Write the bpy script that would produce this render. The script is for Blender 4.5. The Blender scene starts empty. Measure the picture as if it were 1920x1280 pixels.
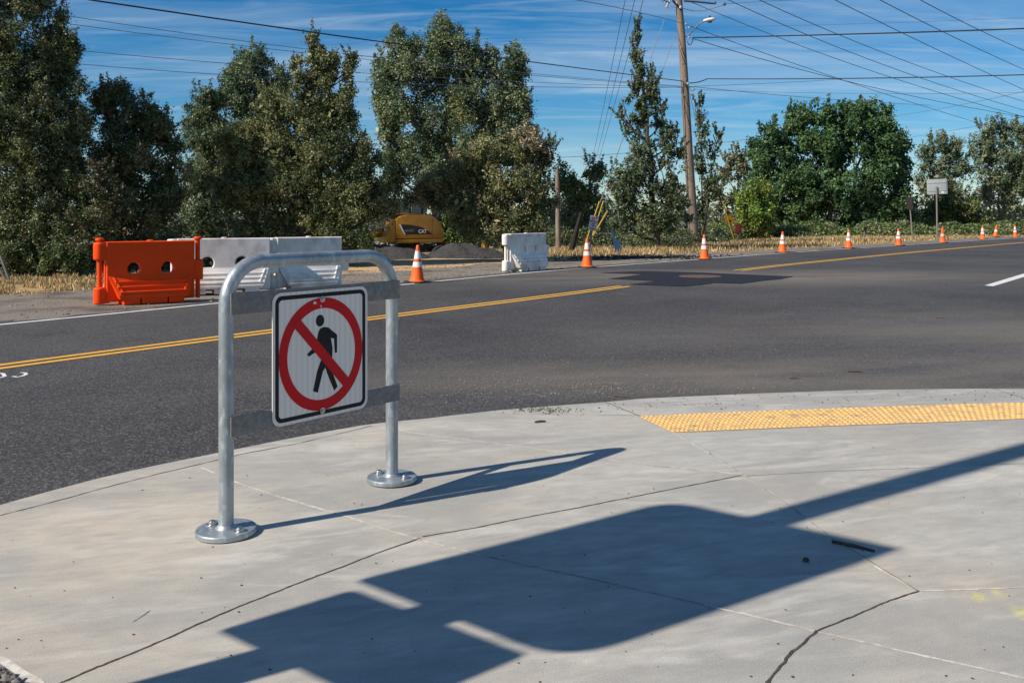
import bpy, bmesh, math, random
import numpy as np
from mathutils import Vector, Matrix
from math import radians as R, sin, cos, tan, pi, sqrt, atan2

random.seed(7)
rng = np.random.default_rng(7)
SC = bpy.context.scene
COL = SC.collection

# ------------------------------------------------------------------ camera, world, sun, exposure
F, HX, HY, CZ = 1700.0, 960.0, 403.0, 1.5           # focal length in photo pixels, horizon, eye height
cam_d = bpy.data.cameras.new('camera'); cam = bpy.data.objects.new('camera', cam_d); COL.objects.link(cam)
cam.location = (0, 0, CZ); cam.rotation_euler = (R(90), 0, 0)
cam_d.sensor_width = 36; cam_d.lens = F / 1920 * 36; cam_d.shift_y = -(640 - HY) / 1920
cam_d.clip_start = 0.05; cam_d.clip_end = 20000
SC.camera = cam

SUN_AZ = 29.8      # heading of the light on the ground, from +X towards +Y
SUN_EL = 37.5
sd = bpy.data.lights.new('sun', 'SUN'); sd.energy = 5.2; sd.angle = R(0.53); sd.color = (1.0, 0.91, 0.79)
so = bpy.data.objects.new('sun', sd); COL.objects.link(so); so.location = (-20, -12, 25)
LD = Vector((cos(R(SUN_AZ)) * cos(R(SUN_EL)), sin(R(SUN_AZ)) * cos(R(SUN_EL)), -sin(R(SUN_EL))))
so.rotation_euler = LD.to_track_quat('-Z', 'Y').to_euler()

W = bpy.data.worlds.new('World'); SC.world = W; W.use_nodes = True
nt = W.node_tree; nt.nodes.clear()
def N(nt, t, **k):
    n = nt.nodes.new(t)
    for a, b in k.items(): setattr(n, a, b)
    return n
sky = N(nt, 'ShaderNodeTexSky', sky_type='NISHITA', sun_disc=False)
sky.sun_elevation = R(SUN_EL); sky.sun_rotation = atan2(-LD.x, -LD.y); sky.altitude = 0
sky.air_density = 1.0; sky.dust_density = 0.0; sky.ozone_density = 5.0
bg = N(nt, 'ShaderNodeBackground'); bg.inputs[1].default_value = 0.071
wo = N(nt, 'ShaderNodeOutputWorld')
tc = N(nt, 'ShaderNodeTexCoord')
# cirrus: noise over the sky direction projected on a high flat layer
sep = N(nt, 'ShaderNodeSeparateXYZ'); nt.links.new(tc.outputs['Generated'], sep.inputs[0])
zz = N(nt, 'ShaderNodeMath', operation='ADD'); nt.links.new(sep.outputs[2], zz.inputs[0]); zz.inputs[1].default_value = 0.10
dx = N(nt, 'ShaderNodeMath', operation='DIVIDE'); nt.links.new(sep.outputs[0], dx.inputs[0]); nt.links.new(zz.outputs[0], dx.inputs[1])
dy = N(nt, 'ShaderNodeMath', operation='DIVIDE'); nt.links.new(sep.outputs[1], dy.inputs[0]); nt.links.new(zz.outputs[0], dy.inputs[1])
cmb = N(nt, 'ShaderNodeCombineXYZ'); nt.links.new(dx.outputs[0], cmb.inputs[0]); nt.links.new(dy.outputs[0], cmb.inputs[1])
mp = N(nt, 'ShaderNodeMapping'); mp.inputs['Rotation'].default_value = (0, 0, R(-24)); mp.inputs['Scale'].default_value = (0.42, 1.0, 1)
nt.links.new(cmb.outputs[0], mp.inputs[0])
n1 = N(nt, 'ShaderNodeTexNoise'); n1.inputs['Scale'].default_value = 0.9; n1.inputs['Detail'].default_value = 7; n1.inputs['Roughness'].default_value = 0.58; n1.inputs['Distortion'].default_value = 0.9
nt.links.new(mp.outputs[0], n1.inputs['Vector'])
rmp = N(nt, 'ShaderNodeValToRGB'); rmp.color_ramp.elements[0].position = 0.42; rmp.color_ramp.elements[0].color = (0, 0, 0, 1)
rmp.color_ramp.elements[1].position = 0.82; rmp.color_ramp.elements[1].color = (0.46, 0.46, 0.46, 1)
nt.links.new(n1.outputs[0], rmp.inputs[0])
hsv = N(nt, 'ShaderNodeHueSaturation'); hsv.inputs['Saturation'].default_value = 1.35; hsv.inputs['Value'].default_value = 1.0
nt.links.new(sky.outputs[0], hsv.inputs['Color'])
mix = N(nt, 'ShaderNodeMixRGB'); mix.inputs[2].default_value = (7.4, 8.8, 9.8, 1)
tint = N(nt, 'ShaderNodeMixRGB', blend_type='MULTIPLY'); tint.inputs[0].default_value = 1; tint.inputs[2].default_value = (0.50, 0.95, 1.16, 1)
tr_ = N(nt, 'ShaderNodeValToRGB'); el = tr_.color_ramp.elements
el[0].position = 0.0; el[0].color = (0.80, 0.96, 1.12, 1); el[1].position = 0.30; el[1].color = (0.40, 0.90, 1.0, 1)
e2 = el.new(0.08); e2.color = (0.66, 0.90, 1.06, 1)
nt.links.new(sep.outputs[2], tr_.inputs[0]); tg = N(nt, 'ShaderNodeMixRGB', blend_type='MULTIPLY'); tg.inputs[0].default_value = 1; tg.inputs[2].default_value = (1.24, 1.13, 1.06, 1)
nt.links.new(tr_.outputs[0], tg.inputs[1]); nt.links.new(tg.outputs[0], tint.inputs[2])
nt.links.new(hsv.outputs[0], tint.inputs[1])
# finer torn wisps on top of the broad veil
mp2 = N(nt, 'ShaderNodeMapping'); mp2.inputs['Rotation'].default_value = (0, 0, R(38)); mp2.inputs['Scale'].default_value = (0.5, 2.2, 1); mp2.inputs['Location'].default_value = (3.1, 1.7, 0)
nt.links.new(cmb.outputs[0], mp2.inputs[0])
n2 = N(nt, 'ShaderNodeTexNoise'); n2.inputs['Scale'].default_value = 1.5; n2.inputs['Detail'].default_value = 9; n2.inputs['Roughness'].default_value = 0.62; n2.inputs['Distortion'].default_value = 1.6
nt.links.new(mp2.outputs[0], n2.inputs['Vector'])
r2 = N(nt, 'ShaderNodeMapRange'); r2.inputs[1].default_value = .49; r2.inputs[2].default_value = .75; r2.inputs[3].default_value = 0; r2.inputs[4].default_value = .36; nt.links.new(n2.outputs[0], r2.inputs[0])
sc_ = N(nt, 'ShaderNodeMath', operation='ADD', use_clamp=True); nt.links.new(rmp.outputs[0], sc_.inputs[0]); nt.links.new(r2.outputs[0], sc_.inputs[1])
nt.links.new(sc_.outputs[0], mix.inputs[0]); nt.links.new(tint.outputs[0], mix.inputs[1])
nt.links.new(mix.outputs[0], bg.inputs[0]); nt.links.new(bg.outputs[0], wo.inputs[0])

SC.view_settings.view_transform = 'Standard'; SC.view_settings.look = 'None'
SC.view_settings.exposure = 0.25; SC.view_settings.gamma = 1
SC.render.engine = 'CYCLES'
try:
    SC.cycles.max_bounces = 6; SC.cycles.diffuse_bounces = 3; SC.cycles.transparent_max_bounces = 6
except Exception: pass

# ------------------------------------------------------------------ helpers
def P(px, py, z=0.0):
    """photo pixel -> point on the level plane z"""
    d = F * (CZ - z) / (py - HY)
    return Vector(((px - HX) * d / F, d, z))
def PD(px, py, d):
    """photo pixel -> point at distance d along the view axis"""
    return Vector(((px - HX) * d / F, d, CZ - (py - HY) * d / F))
def sstep(a, b, x):
    t = min(1, max(0, (x - a) / (b - a))); return t * t * (3 - 2 * t)

def tag(o, label=None, cat=None, group=None, kind=None):
    if label: o['label'] = label
    if cat: o['category'] = cat
    if group: o['group'] = group
    if kind: o['kind'] = kind
    return o
def empty(name, loc, label, cat, group=None, rz=0):
    o = bpy.data.objects.new(name, None); COL.objects.link(o); o.location = loc; o.rotation_euler = (0, 0, rz)
    return tag(o, label, cat, group)

class MB:
    def __init__(s): s.v = []; s.f = []; s.mi = []
    def add(s, vs, fs, m=0):
        b = len(s.v); s.v += [tuple(v) for v in vs]; s.f += [tuple(b + i for i in f) for f in fs]; s.mi += [m] * len(fs)
    def box(s, c, d, rz=0, m=0, M=None):
        x, y, z = d[0] / 2, d[1] / 2, d[2] / 2
        vs = [Vector((i * x, j * y, k * z)) for i in (-1, 1) for j in (-1, 1) for k in (-1, 1)]
        if rz:
            q = Matrix.Rotation(rz, 3, 'Z'); vs = [q @ v for v in vs]
        vs = [v + Vector(c) for v in vs]
        if M: vs = [M @ v for v in vs]
        s.add(vs, [(0, 1, 3, 2), (4, 6, 7, 5), (0, 4, 5, 1), (2, 3, 7, 6), (0, 2, 6, 4), (1, 5, 7, 3)], m)
    def tube(s, pts, rad, n=10, m=0, caps=True):
        pts = [Vector(p) for p in pts]
        if not isinstance(rad, (list, tuple)): rad = [rad] * len(pts)
        vs = []; up = None
        for i, p in enumerate(pts):
            a = pts[max(0, i - 1)]; b = pts[min(len(pts) - 1, i + 1)]; t = (b - a)
            t = t.normalized() if t.length > 1e-9 else Vector((0, 0, 1))
            if up is None:
                up = Vector((0, 0, 1)) if abs(t.z) < 0.9 else Vector((1, 0, 0))
            u = (up - t * up.dot(t)).normalized(); w = t.cross(u); up = u
            for k in range(n):
                an = 2 * pi * k / n; vs.append(p + (u * cos(an) + w * sin(an)) * rad[i])
        fs = []
        for i in range(len(pts) - 1):
            for k in range(n):
                k2 = (k + 1) % n; fs.append((i * n + k, i * n + k2, (i + 1) * n + k2, (i + 1) * n + k))
        if caps: fs.append(tuple(range(n - 1, -1, -1))); fs.append(tuple((len(pts) - 1) * n + k for k in range(n)))
        s.add(vs, fs, m)
    def lathe(s, prof, n=24, c=(0, 0, 0), m=0, M=None):
        c = Vector(c); vs = []
        for r, z in prof:
            for k in range(n):
                an = 2 * pi * k / n; vs.append(Vector((r * cos(an), r * sin(an), z)) + c)
        if M: vs = [M @ v for v in vs]
        fs = []
        for i in range(len(prof) - 1):
            for k in range(n):
                k2 = (k + 1) % n; fs.append((i * n + k, i * n + k2, (i + 1) * n + k2, (i + 1) * n + k))
        fs.append(tuple(range(n - 1, -1, -1))); fs.append(tuple((len(prof) - 1) * n + k for k in range(n)))
        s.add(vs, fs, m)
    def build(s, name, mats, parent=None, smooth=False, bevel=0, loc=None):
        me = bpy.data.meshes.new(name); me.from_pydata(s.v, [], s.f)
        if not isinstance(mats, (list, tuple)): mats = [mats]
        for m in mats: me.materials.append(m)
        if len(mats) > 1: me.polygons.foreach_set('material_index', s.mi)
        me.update()
        if bevel or smooth:
            bm = bmesh.new(); bm.from_mesh(me)
            bmesh.ops.recalc_face_normals(bm, faces=bm.faces)
            if bevel:
                es = [e for e in bm.edges if e.is_manifold and e.calc_face_angle(0) > 0.5]
                bmesh.ops.bevel(bm, geom=es, offset=bevel, segments=2, affect='EDGES', profile=0.7, clamp_overlap=True)
            if smooth or bevel:
                for f in bm.faces: f.smooth = True
                for e in bm.edges:
                    if e.is_manifold and e.calc_face_angle(0) > 0.7: e.smooth = False
            bm.to_mesh(me); bm.free()
        o = bpy.data.objects.new(name, me); COL.objects.link(o)
        if parent: o.parent = parent
        if loc is not None: o.location = loc
        return o

def copy_tree(o, parent=None):
    c = o.copy(); COL.objects.link(c)
    if parent is not None: c.parent = parent
    for ch in list(o.children): copy_tree(ch, c)
    return c

# ---- materials
def mat(name, c1, c2=None, scale=5, rough=0.7, spec=0.3, metal=0, bump=0, bscale=None, detail=6, dist=0.02, lo=0.35, hi=0.65, c3=None, s3=0.5, lo3=.5, hi3=.6, stretch=None, trans=0):
    m = bpy.data.materials.new(name); m.use_nodes = True; t = m.node_tree
    b = t.nodes['Principled BSDF']; b.inputs['Roughness'].default_value = rough
    b.inputs['Specular IOR Level'].default_value = spec; b.inputs['Metallic'].default_value = metal
    b.inputs['Base Color'].default_value = (*c1, 1)
    tcn = N(t, 'ShaderNodeTexCoord'); src = tcn.outputs['Object']
    if stretch:
        mm = N(t, 'ShaderNodeMapping'); mm.inputs['Scale'].default_value = stretch; t.links.new(src, mm.inputs[0]); src = mm.outputs[0]
    out = None
    if c2:
        n = N(t, 'ShaderNodeTexNoise'); n.inputs['Scale'].default_value = scale; n.inputs['Detail'].default_value = detail; n.inputs['Roughness'].default_value = 0.6
        t.links.new(src, n.inputs['Vector'])
        mr = N(t, 'ShaderNodeMapRange'); mr.inputs[1].default_value = lo; mr.inputs[2].default_value = hi; t.links.new(n.outputs[0], mr.inputs[0])
        mx = N(t, 'ShaderNodeMixRGB'); mx.inputs[1].default_value = (*c1, 1); mx.inputs[2].default_value = (*c2, 1)
        t.links.new(mr.outputs[0], mx.inputs[0]); out = mx.outputs[0]
        if c3:
            n3 = N(t, 'ShaderNodeTexNoise'); n3.inputs['Scale'].default_value = s3; n3.inputs['Detail'].default_value = 5
            t.links.new(src, n3.inputs['Vector'])
            mr3 = N(t, 'ShaderNodeMapRange'); mr3.inputs[1].default_value = lo3; mr3.inputs[2].default_value = hi3; t.links.new(n3.outputs[0], mr3.inputs[0])
            mx3 = N(t, 'ShaderNodeMixRGB'); mx3.inputs[2].default_value = (*c3, 1); t.links.new(out, mx3.inputs[1]); t.links.new(mr3.outputs[0], mx3.inputs[0]); out = mx3.outputs[0]
        t.links.new(out, b.inputs['Base Color'])
    if bump:
        nb = N(t, 'ShaderNodeTexNoise'); nb.inputs['Scale'].default_value = bscale or scale * 3; nb.inputs['Detail'].default_value = 4
        t.links.new(src, nb.inputs['Vector'])
        bp = N(t, 'ShaderNodeBump'); bp.inputs['Strength'].default_value = bump; bp.inputs['Distance'].default_value = dist
        t.links.new(nb.outputs[0], bp.inputs['Height']); t.links.new(bp.outputs[0], b.inputs['Normal'])
    return m

def asphalt_mat(name, dark, light, dusty=True):
    m = bpy.data.materials.new(name); m.use_nodes = True; t = m.node_tree; b = t.nodes['Principled BSDF']
    b.inputs['Roughness'].default_value = 0.82; b.inputs['Specular IOR Level'].default_value = 0.25
    tcn = N(t, 'ShaderNodeTexCoord'); src = tcn.outputs['Object']
    def noise(s, d=5, st=None, rz=0):
        n = N(t, 'ShaderNodeTexNoise'); n.inputs['Scale'].default_value = s; n.inputs['Detail'].default_value = d; n.inputs['Roughness'].default_value = .6
        if st:
            mm = N(t, 'ShaderNodeMapping'); mm.vector_type = 'TEXTURE'; mm.inputs['Scale'].default_value = st; mm.inputs['Rotation'].default_value = (0, 0, rz)
            t.links.new(src, mm.inputs[0]); t.links.new(mm.outputs[0], n.inputs['Vector'])
        else: t.links.new(src, n.inputs['Vector'])
        return n.outputs[0]
    def rng_(o, a, c, x=0.0, y=1.0):
        r = N(t, 'ShaderNodeMapRange'); r.inputs[1].default_value = a; r.inputs[2].default_value = c; r.inputs[3].default_value = x; r.inputs[4].default_value = y
        t.links.new(o, r.inputs[0]); return r.outputs[0]
    def mixc(fac, c1, c2, mode='MIX'):
        x = N(t, 'ShaderNodeMixRGB'); x.blend_type = mode; t.links.new(fac, x.inputs[0]) if not isinstance(fac, float) else setattr(x.inputs[0], 'default_value', fac)
        for i, c in ((1, c1), (2, c2)):
            if isinstance(c, tuple): x.inputs[i].default_value = (*c, 1)
            else: t.links.new(c, x.inputs[i])
        return x.outputs[0]
    base = mixc(rng_(noise(0.45, 6, (6, 1, 1), R(56)), .35, .7), dark, light)
    base = mixc(rng_(noise(0.25, 6), .42, .68, 0, .8), base, tuple(min(1, x * 1.5) for x in light))
    base = mixc(rng_(noise(1.6, 8, (9, 1, 1), R(48)), .54, .72, 0, .4), base, (0.095, 0.09, 0.088))
    base = mixc(rng_(noise(0.9, 7), .60, .72, 0, .55), base, (0.030, 0.030, 0.033))
    # stone aggregate: bright and dark grains
    v = N(t, 'ShaderNodeTexVoronoi'); v.inputs['Scale'].default_value = 75; t.links.new(src, v.inputs['Vector'])
    sp = N(t, 'ShaderNodeSeparateColor'); t.links.new(v.outputs['Color'], sp.inputs[0])
    base = mixc(rng_(sp.outputs[0], .72, 1.0, 0, .75), base, (0.19, 0.18, 0.17))
    base = mixc(rng_(sp.outputs[1], .6, .95, 0, .7), base, (0.014, 0.014, 0.016))
    if dusty:
        # pale dust dragged over the road: round the patch and the mouth of the side street
        dm = rng_(noise(0.8, 6, (3, 1, 1), 0.15), .28, .56)
        for (cx, cy, rx, ry, am) in ((5.5, 22.0, 10.0, 3.6, .9), (7.5, 10.8, 8.0, 4.2, .55), (2.5, 8.4, 6.0, 1.2, .7)):
            mpn = N(t, 'ShaderNodeMapping'); mpn.vector_type = 'TEXTURE'; mpn.inputs['Location'].default_value = (cx, cy, 0); mpn.inputs['Scale'].default_value = (rx, ry, 1000)
            t.links.new(src, mpn.inputs[0])
            ln = N(t, 'ShaderNodeVectorMath', operation='LENGTH'); t.links.new(mpn.outputs[0], ln.inputs[0])
            mk = rng_(ln.outputs['Value'], 1.0, 0.2, 0, am)
            mu = N(t, 'ShaderNodeMath', operation='MULTIPLY'); t.links.new(mk, mu.inputs[0]); t.links.new(dm, mu.inputs[1])
            base = mixc(mu.outputs[0], base, (0.19, 0.165, 0.14))
    t.links.new(base, b.inputs['Base Color'])
    bp = N(t, 'ShaderNodeBump'); bp.inputs['Strength'].default_value = .55; bp.inputs['Distance'].default_value = .006
    t.links.new(v.outputs['Distance'], bp.inputs['Height']); t.links.new(bp.outputs[0], b.inputs['Normal'])
    return m

def concrete_mat():
    m = bpy.data.materials.new('concrete'); m.use_nodes = True; t = m.node_tree; b = t.nodes['Principled BSDF']
    b.inputs['Roughness'].default_value = 0.85; b.inputs['Specular IOR Level'].default_value = 0.2
    tcn = N(t, 'ShaderNodeTexCoord'); src = tcn.outputs['Object']
    def noise(s, d=6, st=None, rz=0, ro=.6, di=0):
        n = N(t, 'ShaderNodeTexNoise'); n.inputs['Scale'].default_value = s; n.inputs['Detail'].default_value = d; n.inputs['Roughness'].default_value = ro; n.inputs['Distortion'].default_value = di
        mm = N(t, 'ShaderNodeMapping'); mm.vector_type = 'TEXTURE'; mm.inputs['Scale'].default_value = st or (1, 1, 1); mm.inputs['Rotation'].default_value = (0, 0, rz)
        t.links.new(src, mm.inputs[0]); t.links.new(mm.outputs[0], n.inputs['Vector'])
        return n.outputs[0]
    def rg(o, a, c, x=0.0, y=1.0):
        r = N(t, 'ShaderNodeMapRange'); r.inputs[1].default_value = a; r.inputs[2].default_value = c; r.inputs[3].default_value = x; r.inputs[4].default_value = y
        t.links.new(o, r.inputs[0]); return r.outputs[0]
    def mixc(fac, c1, c2):
        x = N(t, 'ShaderNodeMixRGB'); t.links.new(fac, x.inputs[0])
        for i, c in ((1, c1), (2, c2)):
            if isinstance(c, tuple): x.inputs[i].default_value = (*c, 1)
            else: t.links.new(c, x.inputs[i])
        return x.outputs[0]
    sx = N(t, 'ShaderNodeSeparateXYZ'); t.links.new(src, sx.inputs[0])
    warm = rg(sx.outputs[0], -2.5, 1.2, 0, 1)                      # older warm slabs left, newer grey slabs right
    base = mixc(warm, (0.54, 0.475, 0.38), (0.455, 0.445, 0.405))
    base = mixc(rg(noise(1.3, 7, (2.2, 1, 1), R(20), di=.8), .42, .58, 0, .9), base, (0.34, 0.335, 0.31))
    base = mixc(rg(noise(3.0, 7, (3.5, 1, 1), R(12), di=1.5), .50, .66, 0, .85), base, (0.57, 0.545, 0.49))
    base = mixc(rg(noise(0.9, 4), .50, .66, 0, .5), base, (0.50, 0.435, 0.345))
    base = mixc(rg(noise(14, 8, (2, 1, 1), R(15)), .40, .68, 0, .45), base, (0.28, 0.275, 0.26))
    base = mixc(rg(noise(45, 3, (6, 1, 1), R(24)), .45, .7, 0, .30), base, (0.30, 0.29, 0.27))
    base = mixc(rg(noise(230, 2), .54, .68, 0, .6), base, (0.2, 0.19, 0.175))
    base = mixc(rg(noise(190, 2, (1, 1, 1), .4), .58, .70, 0, .5), base, (0.62, 0.6, 0.55))
    for (cx, cy, rx, ry, am) in ((1.709, 3.329, .050, .060, .75), (1.80, 3.18, .045, .09, .8), (1.80, 3.36, .03, .05, .5)):   # yellow spray paint spots
        mpn = N(t, 'ShaderNodeMapping'); mpn.vector_type = 'TEXTURE'; mpn.inputs['Location'].default_value = (cx, cy, 0); mpn.inputs['Scale'].default_value = (rx, ry, 100)
        t.links.new(src, mpn.inputs[0]); ln = N(t, 'ShaderNodeVectorMath', operation='LENGTH'); t.links.new(mpn.outputs[0], ln.inputs[0])
        mu = N(t, 'ShaderNodeMath', operation='MULTIPLY'); t.links.new(rg(ln.outputs['Value'], 1.0, .1, 0, am), mu.inputs[0]); t.links.new(rg(noise(35, 5), .35, .6), mu.inputs[1])
        base = mixc(mu.outputs[0], base, (0.72, 0.66, 0.10))
    t.links.new(base, b.inputs['Base Color'])
    bp = N(t, 'ShaderNodeBump'); bp.inputs['Strength'].default_value = .4; bp.inputs['Distance'].default_value = .004
    t.links.new(noise(260, 3), bp.inputs['Height']); t.links.new(bp.outputs[0], b.inputs['Normal'])
    return m

M = {}
M['asphalt'] = asphalt_mat('asphalt', (0.040, 0.040, 0.043), (0.066, 0.064, 0.064))
M['patch'] = mat('patch_asphalt', (0.012, 0.013, 0.018), (0.022, 0.022, 0.028), 9, rough=.75, bump=.4, bscale=60)
M['concrete'] = concrete_mat()
M['joint_dark'] = mat('joint_dirt', (0.11, 0.09, 0.07), (0.045, 0.038, 0.03), 30, rough=.95, bump=.6, bscale=80)
M['joint_light'] = mat('joint_light', (0.66, 0.63, 0.57), (0.40, 0.35, 0.29), 25, rough=.9)
M['ground'] = mat('dry_grass_ground', (0.26, 0.18, 0.09), (0.42, 0.29, 0.14), 1.3, rough=.95, bump=.7, bscale=14, dist=.05, c3=(0.10, 0.10, 0.04), s3=.6, lo3=.48, hi3=.62)
M['gravel'] = mat('gravel_ground', (0.17, 0.145, 0.12), (0.28, 0.245, 0.205), 22, rough=.95, bump=1, bscale=35, dist=.03, c3=(0.12, 0.095, 0.07), s3=1.0, lo3=.5, hi3=.68)
M['dirt'] = mat('tan_dirt', (0.46, 0.30, 0.15), (0.60, 0.41, 0.21), 2.2, rough=.95, bump=.6, bscale=20, dist=.03, stretch=(.3, 1.2, 1), c3=(0.26, 0.2, 0.14), s3=.8, lo3=.5, hi3=.7)
M['stone'] = mat('stones', (0.30, 0.27, 0.23), (0.14, 0.125, 0.11), 9, rough=.9)
M['debris'] = mat('debris', (0.05, 0.038, 0.028), (0.12, 0.09, 0.06), 20, rough=.9)
M['yellow_paint'] = mat('yellow_paint', (0.72, 0.39, 0.06), (0.50, 0.27, 0.055), 9, rough=.6, lo=.5, hi=.8, bump=.3, bscale=80, dist=.004)
M['white_paint'] = mat('white_paint', (0.72, 0.72, 0.69), (0.40, 0.39, 0.37), 7, rough=.6, lo=.5, hi=.8)
M['faint_paint'] = mat('faint_paint', (0.15, 0.145, 0.14), (0.075, 0.073, 0.072), 12, rough=.8, lo=.4, hi=.65)
M['tactile'] = mat('tactile_yellow', (0.74, 0.46, 0.17), (0.60, 0.39, 0.17), 8, rough=.8, c3=(0.33, 0.25, 0.16), s3=9, lo3=.54, hi3=.70)
M['galv'] = mat('galvanized', (0.40, 0.44, 0.46), (0.26, 0.29, 0.305), 14, rough=.42, spec=.5, metal=.55, bump=.12, bscale=40, dist=.004, c3=(0.5, 0.55, 0.57), s3=30, lo3=.55, hi3=.7, stretch=(1, 1, .5))
M['galv_flat'] = mat('galvanized_flat', (0.25, 0.235, 0.215), (0.17, 0.16, 0.15), 40, rough=.6, metal=.1, bump=.1, bscale=60, dist=.003)
M['bolt'] = mat('bolt_steel', (0.55, 0.53, 0.50), (0.35, 0.33, 0.31), 60, rough=.3, metal=.9)
M['sign_red'] = mat('sign_red', (0.62, 0.010, 0.014), (0.55, 0.012, 0.016), 8, rough=.45, spec=.15)
M['sign_black'] = mat('sign_black', (0.014, 0.013, 0.013), (0.020, 0.019, 0.018), 8, rough=.6, spec=.2)
M['alu'] = mat('bare_aluminium', (0.5, 0.5, 0.5), (0.42, 0.42, 0.42), 20, rough=.45, metal=.6)
M['orange_plastic'] = mat('orange_plastic', (0.92, 0.072, 0.004), (0.84, 0.066, 0.006), 3, rough=.5, spec=.15, c3=(0.85, 0.10, 0.02), s3=2.5, lo3=.6, hi3=.8)
M['white_plastic'] = mat('white_plastic', (0.84, 0.80, 0.74), (0.70, 0.66, 0.60), 3, rough=.5, spec=.35, c3=(0.46, 0.40, 0.33), s3=2.6, lo3=.52, hi3=.74)
M['cone_orange'] = mat('cone_orange', (0.95, 0.135, 0.012), (0.85, 0.12, 0.015), 6, rough=.5)
M['cone_white'] = mat('cone_white', (0.80, 0.80, 0.80), (0.68, 0.67, 0.66), 9, rough=.4)
M['rubber'] = mat('rubber', (0.02, 0.02, 0.02), (0.045, 0.042, 0.04), 6, rough=.85)
M['pole_wood'] = mat('pole_wood', (0.27, 0.205, 0.155), (0.16, 0.125, 0.10), 5, rough=.9, bump=.8, bscale=9, dist=.02, stretch=(3, 3, .18))
M['bark'] = mat('bark', (0.12, 0.09, 0.065), (0.05, 0.04, 0.03), 5, rough=.95, bump=.8, dist=.04, stretch=(1, 1, .3))
M['char'] = mat('dark_wood', (0.018, 0.016, 0.014), (0.03, 0.027, 0.023), 6, rough=.95)
M['bark_pale'] = mat('bark_pale', (0.30, 0.25, 0.20), (0.17, 0.13, 0.10), 4, rough=.9, bump=.5, dist=.03, stretch=(1, 1, .3))
M['wire'] = mat('wire', (0.015, 0.016, 0.018), (0.03, 0.03, 0.032), 3, rough=.6)
M['wire_grey'] = mat('wire_grey', (0.10, 0.11, 0.13), (0.14, 0.15, 0.17), 3, rough=.6)
M['steel_strand'] = mat('steel_strand', (0.42, 0.43, 0.44), (0.3, 0.3, 0.3), 3, rough=.4, metal=.5)
M['guard_yellow'] = mat('guard_yellow', (0.46, 0.33, 0.03), (0.34, 0.25, 0.03), 5, rough=.5)
M['excavator_yellow'] = mat('machine_yellow', (0.36, 0.17, 0.012), (0.27, 0.13, 0.012), 2.5, rough=.4, spec=.5, c3=(0.30, 0.19, 0.07), s3=3, lo3=.55, hi3=.72)  # yellow darkened to put the tree shade into the machine colour
M['machine_black'] = mat('machine_black', (0.018, 0.018, 0.02), (0.04, 0.036, 0.03), 4, rough=.6)
M['glass'] = mat('cab_glass', (0.03, 0.07, 0.08), (0.05, 0.10, 0.11), 2, rough=.08, spec=.8)
M['sign_back'] = mat('sign_back', (0.42, 0.45, 0.45), (0.34, 0.37, 0.37), 3, rough=.55, metal=.1)
M['blue_board'] = mat('blue_board', (0.015, 0.05, 0.12), (0.025, 0.075, 0.15), 3, rough=.7)  # shade over the board is put into this darker blue
M['pile'] = mat('shaded_soil_pile', (0.035, 0.034, 0.035), (0.075, 0.07, 0.065), 7, rough=.95, bump=1, bscale=18, dist=.06)  # dark because tree shade over the piles is painted into the soil colour
M['lamp_white'] = mat('lamp_white', (0.75, 0.75, 0.74), (0.65, 0.65, 0.64), 5, rough=.4)
M['porcelain'] = mat('porcelain', (0.5, 0.52, 0.54), (0.35, 0.36, 0.38), 8, rough=.3)
M['yellow_sign'] = mat('warning_yellow', (0.62, 0.30, 0.01), (0.5, 0.25, 0.01), 6, rough=.5)
M['noparking_white'] = mat('weathered_white_sign', (0.50, 0.46, 0.50), (0.40, 0.37, 0.41), 6, rough=.5)
M['sign_dullred'] = mat('dull_red', (0.30, 0.03, 0.05), (0.24, 0.03, 0.04), 6, rough=.5)
M['red_box'] = mat('dark_red_box', (0.16, 0.015, 0.012), (0.03, 0.01, 0.01), 6, rough=.6, lo=.4, hi=.6)
M['scuff'] = mat('dusty_scuff', (0.17, 0.155, 0.14), (0.085, 0.083, 0.082), 7, rough=.85, lo=.35, hi=.6, stretch=(1, 3, 1))
M['cover'] = mat('rust_cover', (0.15, 0.085, 0.065), (0.10, 0.065, 0.052), 6, rough=.8)
M['spray'] = mat('yellow_spray', (0.60, 0.56, 0.20), (0.44, 0.43, 0.36), 30, rough=.85, lo=.3, hi=.6)
M['far_land'] = mat('far_land', (0.05, 0.07, 0.045), (0.09, 0.10, 0.06), .01, rough=.95)

def white_sheeting():
    m = mat('white_sheeting', (0.62, 0.62, 0.62), (0.50, 0.50, 0.50), 6, rough=.45, spec=.15)
    t = m.node_tree; b = t.nodes['Principled BSDF']
    tcn = N(t, 'ShaderNodeTexCoord'); w = N(t, 'ShaderNodeTexWave'); w.bands_direction = 'X'; w.inputs['Scale'].default_value = 9.5
    t.links.new(tcn.outputs['Object'], w.inputs['Vector'])
    mx = N(t, 'ShaderNodeMixRGB'); mx.inputs[1].default_value = (0.86, 0.77, 0.68, 1); mx.inputs[2].default_value = (0.77, 0.69, 0.61, 1)  # warm ground bounce is put into the slightly yellowish sheet colour
    t.links.new(w.outputs['Fac'], mx.inputs[0]); t.links.new(mx.outputs[0], b.inputs['Base Color'])
    return m
M['sheeting'] = white_sheeting()

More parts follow.
